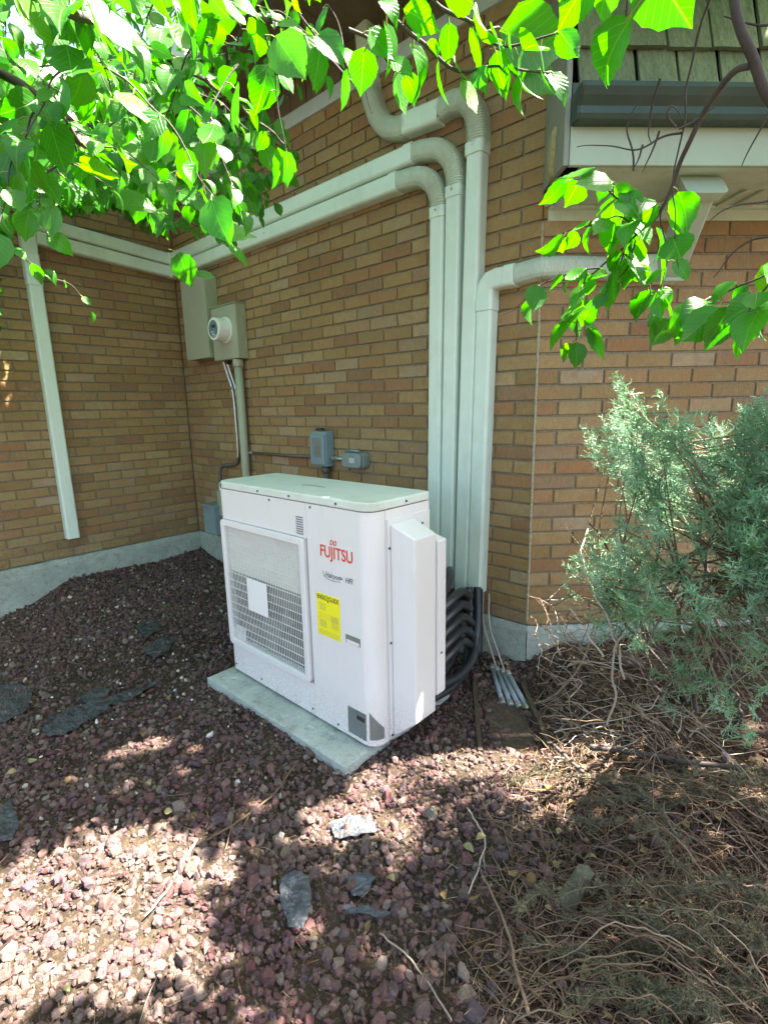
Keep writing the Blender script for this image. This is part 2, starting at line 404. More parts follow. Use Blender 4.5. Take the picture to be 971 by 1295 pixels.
# ------------------------------------------------------------------ ground
def sm(a, b, x): t = np.clip((x-a)/(b-a), 0, 1); return t*t*(3-2*t)
def gh(x, y):
    x = np.asarray(x, float); y = np.asarray(y, float)
    h = -.288 + .125*np.exp(-np.maximum(x, 0)/.55)*sm(-1.38, -1.02, y) - .05*sm(-1.1, -1.7, y)*np.exp(-np.maximum(x, 0)/.8)
    h = h + .10*np.exp(-((x-3.13)**2+(y-.02)**2)/.045)
    o_ = (x-LC-y)*S2
    h = h + .07*sm(3.35, 4.3, x)*sm(-1.0, .2, y) + .03*sm(.6, 0, o_)*sm(3.3, 3.7, x)
    s_ = (x-LC+y)*S2
    h = h + .17*sm(.70, .05, o_)*sm(-.06, .22, s_)
    h = h + .012*np.sin(x*5.1+1)*np.sin(y*4.3+.5) + .008*np.sin(x*11+2)*np.cos(y*9.7)
    return h
def build_ground():
    xs = np.concatenate([np.linspace(-40, -3, 12), np.linspace(-2, 7, 226), np.linspace(8, 40, 12)])
    ys = np.concatenate([np.linspace(-40, -5.5, 12), np.linspace(-4.5, 3, 188), np.linspace(4, 40, 12)])
    X, Y = np.meshgrid(xs, ys); Z = gh(X, Y)
    nearm = (X > -2) & (X < 7) & (Y > -4.5) & (Y < 3)
    Z = Z + np.where(nearm, NR.normal(0, .0035, X.shape), 0)
    nx, ny = len(xs), len(ys)
    V = np.stack([X.ravel(), Y.ravel(), Z.ravel()], 1)
    i, j = np.meshgrid(np.arange(nx-1), np.arange(ny-1)); a = (j*nx+i).ravel()
    F = np.stack([a, a+1, a+nx+1, a+nx], 1)
    o = bigmesh('ground', V, F, M_SOIL, None, True); kind(o, 'structure')
    return o
build_ground()

# ------------------------------------------------------------------ brick walls
def brick_mesh(wd, v):
    r = random.Random(int(wd*1e4)*7+v)
    h = CH-.0095; t = .034; c = .0028
    j = lambda a=.0013: r.uniform(-a, a)
    xs = (-wd/2, wd/2); vs = []
    for z in (-h/2, h/2):
        for x in xs: vs.append((x+j(), 0+.0+.0016+abs(j()), z+j()))      # outline just behind the face
    for z in (-h/2+c, h/2-c):
        for x in (xs[0]+c, xs[1]-c): vs.append((x+j(), -.0006+j(.0006), z+j()))
    for z in (-h/2, h/2):
        for x in xs: vs.append((x, t, z))
    f = [(4, 5, 7, 6), (0, 1, 5, 4), (1, 3, 7, 5), (3, 2, 6, 7), (2, 0, 4, 6),
         (0, 8, 9, 1), (1, 9, 11, 3), (3, 11, 10, 2), (2, 10, 8, 0)]
    me = bpy.data.meshes.new('brick'); me.from_pydata(vs, [], f); me.materials.append(M_BRICK); me.update()
    return me
BM = {}
def bmesh_for(wd):
    k = round(wd, 3)
    if k not in BM: BM[k] = [brick_mesh(wd, v) for v in range(4)]
    return R.choice(BM[k])
def brick_wall(root, P, ang, u0, u1, z_top, first, box_hide):
    """P(u,z,o) -> point; courses from z=0 up; joints at first(v)+k*BW; bricks in view become objects, the rest one mesh"""
    nv = int(math.ceil(z_top/CH)); L_ = []
    for v in range(nv):
        e = first(v); k0 = math.floor((u0-e)/BW)-1; u = e+k0*BW
        while u < u1:
            a, b = max(u, u0), min(u+BW, u1); u += BW
            if b-a < .03: continue
            L_.append((a+.005 if a > u0 else a+.003, b-.005 if b < u1 else b-.003, v))
    C_ = np.array([list(P((a+b)/2, (v+.5)*CH, 0)) for a, b, v in L_]); px, py, z = proj(C_)
    vis = (z > .1) & (px > -15) & (px < 986) & (py > -15) & (py < 1310)
    for i, q in enumerate(zip(px, py)):
        if vis[i] and any(inpoly(q[0], q[1], pl) for pl in box_hide): vis[i] = False
    score = np.where(vis, 1000, 0) + 10/np.maximum(z, .1)
    order = np.argsort(-score); singles = set(order[:300].tolist())
    rot = Matrix.Rotation(ang, 4, 'Z'); rest = []
    for i, (a, b, v) in enumerate(L_):
        me = bmesh_for(b-a); p = P((a+b)/2, (v+.5)*CH+R.uniform(-.0006, .0006), R.uniform(-.0012, .0012))
        if i in singles and vis[i]:
            o = bpy.data.objects.new('brick', me); o.rotation_euler = (0, 0, ang); link(o, root, p)
        else: rest.append((me, p))
    if rest:
        mb = MB()
        for me, p in rest:
            M = Matrix.Translation(p) @ rot
            mb.add([M @ q.co for q in me.vertices], [tuple(f.vertices) for f in me.polygons])
        kind(mb.build('brickwork', M_BRICK, root, recalc=False), 'stuff')
def slab(P, u0, u1, z0, z1, o0, o1, mb=None):
    mb = mb or MB()
    vs = [P(u, z, o) for z in (z0, z1) for o in (o0, o1) for u in (u0, u1)]
    return mb.add(vs, [(0, 1, 3, 2), (4, 6, 7, 5), (0, 4, 5, 1), (2, 3, 7, 6), (0, 2, 6, 4), (1, 5, 7, 3)])
def foundation(root, P, u0, u1, o, amp=.006, name='foundation'):
    """rough cast concrete with an uneven top ledge"""
    nu = int((u1-u0)/.02); nz = 16; V = []; F = []
    for i in range(nu+1):
        u = u0+(u1-u0)*i/nu
        lip = noise.noise(Vector((u*7, 3.1, o*9)))*.006+noise.noise(Vector((u*31, 1, 0)))*.004
        for j in range(nz+1):
            z = -.62+(.62+lip-.003)*j/nz
            oo = o + noise.noise(Vector((u*9, z*9, 5)))*amp + noise.noise(Vector((u*33, z*33, 7)))*amp*.4
            if j == nz: oo -= .008
            V.append(P(u, z, oo))
        V.append(P(u, lip-.004, -.03))
    n = nz+2
    for i in range(nu):
        for j in range(n-1): F.append((i*n+j, (i+1)*n+j, (i+1)*n+j+1, i*n+j+1))
    mb = MB(); mb.add(V, F, 0, False)
    return mb.build(name, M_CONC, root)
ZT = 2.70
rA = thing('brick_wall', PA(0, 0), 'shaded brown brick wall on the left crossed by one vertical pale duct, above a green-grey foundation', 'wall')
brick_wall(rA, PA, math.pi/2, 0.004, 2.9, ZT, lambda v: 0 if v % 2 == 0 else BW/2, [])
slab(PA, 0, 2.9, 0, ZT, -.12, -.009).build('mortar', M_MORTAR, rA)
foundation(rA, PA, -.03, 2.9, .032)
rB = thing('brick_wall', PB(0, 0), 'brown brick wall in the middle with the electric meter and the bank of four vertical ducts', 'wall')
unit_hide = [[(280, 612), (470, 645), (540, 625), (556, 690), (556, 880), (480, 940), (300, 850)],
             [(545, 255), (606, 190), (608, 370), (618, 400), (600, 745), (545, 735)]]
brick_wall(rB, PB, 0, 0.0, LC-.002, ZT, lambda v: LC if v % 2 == 0 else LC-BW/2, unit_hide)
slab(PB, -.1, LC-.0095, 0, ZT, -.12, -.0085).build('mortar', M_MORTAR, rB)
foundation(rB, PB, 0.02, LC+.003, .006, .005)
rC = thing('brick_wall', PC(0, 0), 'sunnier yellowish brick wall on the right behind the juniper, under the shake roof', 'wall')
brick_wall(rC, PC, math.pi/4, 0.002, 3.4, 1.83, lambda v: 0 if v % 2 == 0 else BW/2, [[(790, 580), (971, 540), (971, 980), (720, 900), (760, 680)]])
slab(PC, 0.005, 3.4, 0, 1.83, -.12, -.0075).build('mortar', M_MORTAR, rC)
slab(PC, 0.014, 3.4, 1.831, 3.4, -.12, -.003).build('upper_backing', M_BROWN, rC)
foundation(rC, PC, .002, 3.4, .008, .006)
g = N('pale_joint'); M_JOINT = g.fin(g.bsdf(g.ramp(g.noise(g.pos(), 80, 5), [(.35, (.24, .20, .13)), (.7, (.44, .39, .28))]), .9, 0, g.bump(g.noise(g.pos(), 200, 3), .6, .002), .2))
MB().tube([(LC-.001+R.uniform(-.0008, .0008), .002+R.uniform(-.0008, .0008), z) for z in np.linspace(.01, 1.82, 60)], .0062, 8).build('corner_joint', M_JOINT, rC)

# ------------------------------------------------------------------ eave over the two left walls
rE = thing('eave', (1.2, -.3, ZT), 'shaded brown eave with pale fascia above the inner corner, half hidden by leaves', 'eave')
OV = .50; ZS = 2.93
slab(PB, 0.0, LC-.02, ZT, ZT+.075, -.02, .018).build('frieze_strip', M_FASC, rE, .003)
slab(PA, .02, 2.9, ZT, ZT+.075, -.02, .018).build('frieze_strip', M_FASC, rE, .003)
for P, u0, u1 in ((PB, .0, LC-.05), (PA, .03, 2.9)):
    u = u0
    while u < u1-.02:
        e = min(u+.145, u1); slab(P, u+.0035, e-.0035, ZT+.077, ZS+.02, -.02, .006+R.uniform(0, .002)).build('siding_board', M_BROWN, rE, .002); u = e
slab(PB, -.2, LC, ZT+.05, ZS+.05, -.15, -.022).build('backing_board', M_BROWN, rE)
slab(PA, 0, 2.9, ZT+.05, ZS+.05, -.15, -.022).build('backing_board', M_BROWN, rE)
u = 0.0
while u < LC-.02:
    e = min(u+.3, LC-.02); slab(PB, u+.002, e-.002, ZS, ZS+.018, -.03, OV).build('soffit_board', M_BROWN, rE, .002); u = e
u = OV+.002
while u < 2.9:
    e = min(u+.3, 2.9); slab(PA, u+.002, e-.002, ZS+.0005, ZS+.0185, -.03, OV).build('soffit_board', M_BROWN, rE, .002); u = e
slab(PB, OV+.022, LC+.1, ZS-.03, ZS+.15, OV+.002, OV+.022).build('fascia', M_FASC, rE, .003)
slab(PA, OV+.024, 2.9, ZS-.03, ZS+.15, OV+.002, OV+.022).build('fascia', M_FASC, rE, .003)
mb = MB(); mb.add([(OV, -OV, ZS+.12), (LC+.1, -OV, ZS+.12), (LC+1.5, 2.6, ZS+1.5), (-1.2, 2.6, ZS+1.5), (-1.4, 2.6, ZS+1.4), (-2.4, -2.9, ZS+1.4), (OV, -2.9, ZS+.12)],
                  [(0, 1, 2, 3), (0, 3, 4), (0, 4, 5, 6)])
mb.build('roof', M_BROWN, rE, recalc=False)

# ------------------------------------------------------------------ shake mansard with gutter over the right wall
rM = thing('mansard_roof', PC(1.0, 1.83), 'weathered green-grey shake roof edge with dark gutter and pale soffit above the right wall', 'roof')
GO, SZ, GZ = .42, 1.862, 1.972          # face of the fascia, height of the soffit, bottom of the gutter
def pc(u, v, w): return PC(w, v, u)
slab(PC, .02, 3.4, 1.822, SZ+.06, -.06, .006).build('frieze_board', M_FRIEZE, rM, .002)
slab(PC, .0, 3.4, SZ+.012, SZ+.02, .007, GO-.02).build('soffit_board', M_FRIEZE, rM)
slab(PC, .005, 3.4, SZ, SZ+.0115, .215, GO-.0215).build('soffit_rail', M_FRIEZE, rM, .002)
slab(PC, .02, 3.4, SZ, SZ+.0115, .0065, .035).build('soffit_rail', M_FRIEZE, rM, .002)
u = .03; k = 0
while u < 3.3:
    wst = .030 if k % 2 else .075
    slab(PC, u, u+wst, SZ+.0005, SZ+.0115, .0355, .2145).build('soffit_stile', M_FRIEZE, rM, .002)
    u += wst+(.105 if k % 2 == 0 else .045); k += 1
slab(PC, -.0635, 3.4, SZ-.004, GZ+.02, GO-.019, GO).build('fascia', M_SOFF, rM, .003)
# end board closing the overhang at the corner: from the wall out to the fascia
ea, eb = PC(.012, 0, .003), PC(-.066, 0, GO-.001)
ed = (eb-ea); en = Vector((-ed.y, ed.x, 0)).normalized()*-.018
def EB(t, z, o=0): q = ea+ed*t; return Vector((q.x, q.y, z))+en.normalized()*o
vs = []
for t, z0, z1 in ((0, 1.935, 3.3), (.5, 1.90, 3.3), (.72, 1.88, 2.75), (1.0, SZ-.004, 2.11)):
    for o in (0, .018): vs += [EB(t, z0, o), EB(t, z1, o)]
fs = [(i*4+0, i*4+4, i*4+5, i*4+1) for i in range(3)]+[(i*4+2, i*4+3, i*4+7, i*4+6) for i in range(3)]+[(i*4+0, i*4+2, i*4+6, i*4+4) for i in range(3)]+[(i*4+1, i*4+5, i*4+7, i*4+3) for i in range(3)]+[(0, 1, 3, 2), (12, 14, 15, 13)]
MB().add(vs, fs).build('end_board', M_TRIM, rM, .003)
mb = MB(); n_ = 9; vs = []
for i in range(n_+1):
    t = i/n_; wv = .085*(1-.35*t)+R.uniform(-.008, .008); cx = .58+.05*math.sin(t*3)-.10*(1-t)
    for (a, b) in ((-wv, .019), (wv, .019), (wv*.7, .034), (-wv*.8, .038)):
        vs.append(EB(cx+a+R.uniform(-.003, .003), 1.905+.145*t, b*(1 if .05 < t < .95 else .7)+R.uniform(-.001, .001)))
fs = [(i*4+k, i*4+(k+1) % 4, i*4+4+(k+1) % 4, i*4+4+k) for i in range(n_) for k in range(4)]+[(0, 1, 2, 3), (n_*4+3, n_*4+2, n_*4+1, n_*4)]
mb.add(vs, fs); mb.build('split_wood_block', M_CHIP, rM, .001)
# K-style gutter
prof = [(.002, 0), (.05, 0), (.058, .014), (.058, .034), (.076, .056), (.086, .076), (.086, .090), (.077, .093), (.077, .087),
        (.082, .075), (.071, .058), (.053, .036), (.052, .016), (.046, .005), (.006, .005), (.006, .09), (.002, .09)]
prof = [(a+GO, b+GZ) for a, b in prof]
MB().prism(prof, -.060, 3.4, pc).build('gutter', M_GUT, rM, .0012)
MB().prism([(GO+.002, GZ+.002), (GO+.05, GZ+.002), (GO+.056, GZ+.015), (GO+.056, GZ+.034), (GO+.076, GZ+.060), (GO+.085, GZ+.076), (GO+.085, GZ+.090), (GO+.002, GZ+.090)], -.066, -.0605, pc).build('gutter_end_cap', M_GUT, rM)
slab(PC, -.063, 3.4, GZ+.021, GZ+.13, GO-.03, GO-.002).build('gutter_board', M_GUT, rM)
# mansard shakes: courses lapping upwards
sl = math.radians(13); base_o = GO-.02; zc = GZ+.06; expo = .205
for row in range(7):
    u = -.03-(0.07 if row % 2 else 0) - R.uniform(0, .03)
    while u < 3.3:
        wd = R.choice([.13, .155, .18, .20, .145]); a = max(u, -.028); b = u+wd; u = b+.009+R.uniform(0, .008)
        if b-a < .04: continue
        zb = zc+row*expo+R.uniform(-.006, .006); zt = zb+expo*1.35
        ob = base_o-math.tan(sl)*(row*expo)+.002; ot = base_o-math.tan(sl)*(zt-zc)-.014
        th = .017+R.uniform(-.004, .005); nn = 5; vs = []
        for i in range(nn+1):
            q = i/nn; uu = a+(b-a)*q; wv = R.uniform(-.0015, .0015)
            for (zz, o1, t_) in ((zb+R.uniform(-.002, .002), ob, th), (zt, ot, .005)): vs += [PC(uu, zz, o1), PC(uu, zz, o1+t_+wv)]
        fs = []
        for i in range(nn):
            c0, c1 = i*4, i*4+4
            fs += [(c0, c1, c1+1, c0+1), (c0+1, c1+1, c1+3, c0+3), (c0+2, c0+3, c1+3, c1+2), (c0, c0+2, c1+2, c1)]
        fs += [(0, 1, 3, 2), (nn*4, nn*4+2, nn*4+3, nn*4+1)]
        MB().add(vs, fs).build('shake', M_SHAKE, rM)
mb = MB(); mb.prism([(base_o-.02, zc-.02), (base_o-.025-math.tan(sl)*1.7, zc+1.7), (-1.5, zc+2.3), (-1.6, zc-.02)], .05, 3.4, pc); mb.build('roof_deck', M_GUT, rM)

# ------------------------------------------------------------------ ducts
DP = [(-.041, 0), (-.041, .050), (-.0375, .060), (-.030, .065), (.030, .065), (.0375, .060), (.041, .050), (.041, 0)]
FP = [(-.040, 0), (-.040, .040), (-.035, .054), (-.022, .063), (0, .066), (.022, .063), (.035, .054), (.040, .040), (.040, 0)]
def frames_from(P, path, fn_out=None):
    """path of (u, z, o, scale) on wall P -> frames"""
    pts = [P(u, z, o) for u, z, o, s in path]; out = []
    O = (P(0, 0, 1)-P(0, 0, 0)).normalized()
    for i, p in enumerate(pts):
        t = (pts[min(i+1, len(pts)-1)]-pts[max(i-1, 0)]).normalized()
        out.append((p, O.cross(t).normalized(), O, path[i][3]))
    return out
def straight(root, P, a, b, name='duct', ws=1.0, o=.001):
    return MB().sweep(frames_from(P, [(a[0], a[1], o, ws), (b[0], b[1], o, ws)]), DP).build(name, M_DUCT, root, .003, 2)
def flexed(root, P, ctrl, ws=1.0, o=.001, pitch=.0095, amp=.085):
    c2 = spline([(u, z, 0) for u, z in ctrl], 24); L_ = [0]
    for i in range(1, len(c2)): L_.append(L_[-1]+(c2[i]-c2[i-1]).length)
    tot = L_[-1]; n = int(tot/(pitch/4)); path = []
    for k in range(n+1):
        d = tot*k/n; i = min(max(np.searchsorted(L_, d)-1, 0), len(c2)-2); t = (d-L_[i])/max(L_[i+1]-L_[i], 1e-9)
        p = c2[i].lerp(c2[i+1], t); ph = (k % 4)
        path.append((p.x, p.y, o, ws*(1.0+amp*(1 if ph in (1, 2) else -.35))))
    return MB().sweep(frames_from(P, path), FP, sm=False).build('flexible_elbow', M_FLEX, root)
def collar(root, P, u, z, ang, ws=1.0, ln=.05, name='collar'):
    dx, dz = math.cos(ang)*ln/2, math.sin(ang)*ln/2
    return MB().sweep(frames_from(P, [(u-dx, z-dz, .0005, ws*1.06), (u+dx, z+dz, .0005, ws*1.06)]), [(a, b+.0025 if b else 0) for a, b in DP]).build(name, M_DUCT, root, .002, 1)
LG = 'pale line-set ducts run over the brick walls'
# upper and lower runs turn the inner corner and cross the left wall
def run(root, z, cx, ctop, elbow, xs, zA, endu, ws=1.08):
    straight(root, PB, (cx[0], .115), (cx[1], ctop)); collar(root, PB, cx[1], ctop+.012, math.pi/2)
    flexed(root, PB, elbow, 1.05)
    collar(root, PB, xs, z, 0, ws)
    straight(root, PB, (xs, z), (.066, z), ws=ws)
    # corner piece
    Pc = [(PB(.075, z, .0), Vector((0, 0, 1)), Vector((0, -1, 0)), ws)]
    straight(root, PA, (.066, z), (endu, zA), ws=ws)
    slab(PB, .0, .072, z-.043*ws, z+.043*ws, .001, .0725).build('inner_corner_cover', M_DUCT, root, .004)
d1 = thing('duct', PB(2.68, .1), 'pale duct run, first upright from the left, the lower run along both walls', 'duct', LG)
run(d1, 2.168, (2.680, 2.700), 1.955, [(2.700, 1.965), (2.696, 2.03), (2.655, 2.11), (2.58, 2.155), (2.47, 2.168), (2.43, 2.168)], 2.43, 2.232, .984)
d2 = thing('duct', PB(2.768, .1), 'pale duct run, second upright, ending in the lone drop on the left wall', 'duct', LG)
run(d2, 2.264, (2.766, 2.792), 2.02, [(2.792, 2.03), (2.790, 2.09), (2.765, 2.17), (2.70, 2.235), (2.60, 2.262), (2.53, 2.264)], 2.53, 2.325, .93)
MB().sweep(frames_from(PA, [(.90, 2.322, .0005, 1.15), (.975, 2.322, .0005, 1.15), (1.0, 2.316, .0005, 1.15), (1.025, 2.295, .0005, 1.15), (1.03, 2.25, .0005, 1.15), (1.03, 2.14, .0005, 1.15)]), DP).build('corner_elbow', M_DUCT, d2, .003)
straight(d2, PA, (1.03, 2.15), (1.022, .145), ws=1.08)
collar(d2, PA, 1.03, 2.02, math.pi/2, 1.1, .2, 'coupling')
d3 = thing('duct', PB(2.857, .1), 'pale duct, third upright, bending in an S up to the eave', 'duct', LG)
straight(d3, PB, (2.860, .115), (2.903, 2.165), ws=1.0); collar(d3, PB, 2.903, 2.175, math.pi/2, 1.08)
flexed(d3, PB, [(2.903, 2.18), (2.905, 2.23), (2.892, 2.31), (2.85, 2.375), (2.78, 2.40), (2.715, 2.398), (2.695, 2.392)], 1.12)
straight(d3, PB, (2.71, 2.388), (2.50, 2.402), ws=1.2)
flexed(d3, PB, [(2.515, 2.402), (2.46, 2.405), (2.38, 2.435), (2.315, 2.505), (2.275, 2.60), (2.262, 2.655)], 1.15)
collar(d3, PB, 2.262, 2.66, 1.65, 1.12); straight(d3, PB, (2.262, 2.66), (2.235, 2.925), ws=1.1)
d4 = thing('duct', PB(2.94, .12), 'pale duct, shortest upright, turning right around the outer brick corner', 'duct', LG)
straight(d4, PB, (2.942, .128), (2.968, 1.50)); collar(d4, PB, 2.968, 1.515, math.pi/2, 1.04, .05)
MB().sweep(frames_from(PB, [(2.968, 1.50, .0005, 1.05), (2.968, 1.575, .0005, 1.05), (2.976, 1.60, .0005, 1.05), (2.992, 1.616, .0005, 1.05), (3.02, 1.622, .0005, 1.05), (3.085, 1.622, .0005, 1.05)]), DP).build('corner_elbow', M_DUCT, d4, .003)
collar(d4, PB, 3.09, 1.622, 0, 1.05, .05)
# flexible piece over the outer corner
def fr(p, o): return (p, Vector((0, 0, 1)), o, 1)
cps = []
for k in range(212):
    t = k/211; L0 = .115; tot = .115+.05+.34; d = t*tot
    z = 1.622+.012*math.sin(t*math.pi)
    if d < L0: p = PB(LC-L0+d, z, .001); o = Vector((0, -1, 0))
    elif d < L0+.05:
        q = (d-L0)/.05; an = -math.pi/2+q*math.pi/4; o = Vector((math.cos(an), math.sin(an), 0)); p = Vector((LC, 0, z))+o*.002
    else: p = PC(d-L0-.05, z, .001); o = Vector((S2, -S2, 0))
    cps.append((p, Vector((0, 0, 1)), o, 1.0+(.075 if k % 4 in (1, 2) else -.03)))
MB().sweep(cps, FP).build('flexible_elbow', M_FLEX, d4)
straight(d4, PC, (.33, 1.632), (.50, 1.636), ws=1.06)
d5 = thing('downspout', PC(.58, 1.6), 'short pale green downspout slanting from the soffit back to the right wall', 'downspout')
def dsf(path):
    out = []; pts = [PC(u, z, o) for u, z, o, k in path]; sd_ = Vector((S2, S2, 0))
    for i, p in enumerate(pts):
        t = (pts[min(i+1, len(pts)-1)]-pts[max(i-1, 0)]).normalized(); out.append((p, sd_, t.cross(sd_).normalized()*(1 if t.cross(sd_).dot(Vector((S2, -S2, 0))) > 0 else -1), path[i][3]))
    return out
MB().sweep(dsf([(.535, 1.575, .018, 1.2), (.533, 1.60, .022, 1.28), (.530, 1.63, .035, 1.28), (.452, 1.835, .31, 1.28)]), DP).build('body', M_SOFF, d5, .003)
MB().sweep(dsf([(.452, 1.833, .308, 1.55), (.448, 1.858, .34, 1.9)]), DP).build('flange', M_SOFF, d5, .003)
MB().sweep(frames_from(PC, [(.49, 1.615, .0, 1.16), (.58, 1.615, .0, 1.16)]), DP).build('elbow', M_DUCT, d5, .004)

def dscrew(root, P, u, z, o=.068):
    a, b = P(u, z, o), P(u, z, o+.003); MB().tube([a, b], .0042, 8, sm=False).build('screw', M_SCREW, root)
for rt, P, u, z in ((d1, PB, 2.43, 2.140), (d1, PB, 2.700, 1.975), (d2, PB, 2.53, 2.238), (d2, PB, 2.792, 2.04), (d3, PB, 2.903, 2.185), (d3, PB, 2.708, 2.36), (d3, PB, 2.512, 2.372), (d4, PB, 2.990, 1.515), (d4, PB, 3.09, 1.595), (d2, PA, 1.03, 1.93), (d1, PB, 1.35, 2.168)):
    dscrew(rt, P, u, z)
collar(d1, PB, 1.35, 2.168, 0, .99, .06, 'coupling'); collar(d2, PB, 1.22, 2.264, 0, .935, .06, 'coupling')
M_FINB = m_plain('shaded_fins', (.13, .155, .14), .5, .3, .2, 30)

# ------------------------------------------------------------------ condensing unit
UX0, UX1, UY0, UY1, UZ0, UZ1 = 2.062, 3.068, -.944, -.602, -.232, .705
rU = thing('heat_pump', (UX1, UY0, UZ0), 'white outdoor heat pump with fan grille and yellow energy label on a concrete pad', 'heat pump')
RF = .060
def rrect(x0, x1, y0, y1, r, n=7, back=.008):
    out = []
    for (cx, cy, a0, rr) in ((x0+r, y0+r, math.pi, r), (x1-r, y0+r, 1.5*math.pi, r), (x1-back, y1-back, 0, back), (x0+back, y1-back, .5*math.pi, back)):
        for k in range(n+1):
            a = a0+.5*math.pi*k/n; out.append((cx+rr*math.cos(a), cy+rr*math.sin(a)))
    return out
# body shell: front panel left with a rectangular grille opening
GX0, GX1, GZ0, GZ1 = 2.098, 2.668, -.055, .528      # grille opening
def vshell(x0, x1, y0, y1, z0, z1, r, name, mat, bev=.002, n=7):
    mb = MB(); P2 = rrect(x0, x1, y0, y1, r, n)
    mb.prism(P2, z0, z1, lambda a, b, c: (a, b, c)); o = mb.build(name, mat, rU, bev, 2)
    return o
cab = vshell(UX0+.004, UX1-.002, UY0+.030, UY1, UZ0+.012, UZ1-.002, .05, 'cabinet', M_DARK)
def front_plate(poly_pts, name, t=.0305):
    mb = MB(); mb.prism(poly_pts, UY0, UY0+t, lambda a, b, c: (a, c, b)); return mb.build(name, M_UNIT, rU, .0025, 2)
# frame pieces around the opening, butted
def fbox(x0, x1, z0, z1, y0=UY0, y1=UY0+.028, name='front_panel', mat=M_UNIT, bev=.0012, par=None):
    return MB().box((x0, y0, z0), (x1, y1, z1)).build(name, mat, par or rU, bev, 2)
mb = MB()
mb.box((UX0+.03, UY0, GZ1+.030), (2.715, UY0+.029, UZ1-.002))
mb.build('fan_panel', M_UNIT, rU, .0015)
MB().box((UX0+.03, UY0, UZ0), (2.715, UY0+.029, GZ0-.030)).build('lower_panel', M_UNIT, rU, .0015)
# left rounded edge as a curved strip
def edge_strip(cx, cy, r, a0, a1, z0, z1, name, n=8, t=.004):
    mb = MB(); out = [(cx+r*math.cos(a0+(a1-a0)*k/n), cy+r*math.sin(a0+(a1-a0)*k/n)) for k in range(n+1)]
    inn = [(cx+(r-t)*math.cos(a0+(a1-a0)*k/n), cy+(r-t)*math.sin(a0+(a1-a0)*k/n)) for k in range(n, -1, -1)]
    mb.prism(out+inn, z0, z1, lambda a, b, c: (a, b, c)); return mb.build(name, M_UNIT, rU)
edge_strip(UX0+.03, UY0+.03, .0302, math.pi, 1.5*math.pi, UZ0, UZ1-.002, 'edge_panel')
MB().box((UX0, UY0+.0305, UZ0), (UX0+.0038, UY1, UZ1-.002)).build('left_side_panel', M_UNIT, rU)
# service panel: front right, wraps round the corner to the seam on the side
mb = MB(); P2 = [(2.7165, UY0+.0295), (2.7165, UY0-.0004)]
for k in range(11):
    a = 1.5*math.pi+.5*math.pi*k/10; P2.append((UX1-RF+RF*math.cos(a), UY0-.0004+RF+RF*math.sin(a)))
P2 += [(UX1, UY0+.078), (UX1-.03, UY0+.078), (UX1-.03, UY0+.0295)]
mb.prism(P2, UZ0, UZ1-.002, lambda a, b, c: (a, b, c)); sp = mb.build('service_panel', M_UNIT, rU, .0012)
for p in sp.data.polygons: p.use_smooth = False
MB().box((UX1-.02, UY0+.0805, UZ0), (UX1-.001, UY1, UZ1-.002)).build('right_side_panel', M_UNIT, rU, .001)
MB().box((UX0+.01, UY1-.002, UZ0), (UX1-.01, UY1+.002, UZ1-.002)).build('back_panel', M_UNIT, rU)
# lid with overhang lip
mb = MB(); P2 = rrect(UX0-.004, UX1+.004, UY0-.005, UY1+.006, .056, 8, .02)
mb.prism(P2, UZ1+.001, UZ1+.035, lambda a, b, c: (a, b, c)); mb.build('lid', M_UNITTOP, rU, .006, 3)
mb = MB()
mb.tube(spline([(2.52, -.80, UZ1+.0362), (2.56, -.79, UZ1+.0365), (2.62, -.785, UZ1+.0362), (2.66, -.79, UZ1+.0362)], 4), .0012, 5)
kind(mb.build('lid_scratch', M_GREYP, rU), 'thing'); 
# grille bezel
def ring(x0, x1, z0, z1, b, y0, y1, name, mat, r=.018, bev=.003):
    n = 5
    def rr(x0, x1, z0, z1, r):
        o = []
        for (cx, cz, a0) in ((x0+r, z0+r, math.pi), (x1-r, z0+r, 1.5*math.pi), (x1-r, z1-r, 0), (x0+r, z1-r, .5*math.pi)):
            for k in range(n+1): a = a0+.5*math.pi*k/n; o.append((cx+r*math.cos(a), cz+r*math.sin(a)))
        return o
    A = rr(x0, x1, z0, z1, r); B_ = rr(x0+b, x1-b, z0+b, z1-b, max(r-b, .003)); m_ = len(A)
    vs = [(p[0], y0, p[1]) for p in A]+[(p[0], y0, p[1]) for p in B_]+[(p[0], y1, p[1]) for p in A]+[(p[0], y1, p[1]) for p in B_]
    fs = []
    for i in range(m_):
        j = (i+1) % m_
        fs += [(i, j, m_+j, m_+i), (2*m_+i, 3*m_+i, 3*m_+j, 2*m_+j), (i, 2*m_+i, 2*m_+j, j), (m_+i, m_+j, 3*m_+j, 3*m_+i)]
    return MB().add(vs, fs).build(name, mat, rU, bev, 2)
ring(UX0+.012, 2.702, -.085, .556, .030, UY0-.012, UY0+.03, 'grille_bezel', M_UNIT, .022)
# lattice guard of thin bars
gr = MB(); nb = 46; nr = 15
for i in range(nb+1):
    x = GX0+(GX1-GX0)*i/nb
    gr.box((x-.0011, UY0-.0005, GZ0-.018), (x+.0011, UY0+.0018, GZ1+.018))
for j in range(nr+1):
    z = GZ0+(GZ1-GZ0)*j/nr
    gr.box((GX0-.018, UY0-.0030, z-.0014), (GX1+.018, UY0-.0008, z+.0014))
o = gr.build('grille', M_GRILL, rU); kind(o, 'stuff')
fbox(2.268, 2.424, .140, .300, UY0-.011, UY0-.0072, 'grille_badge', M_WHITE, .001)
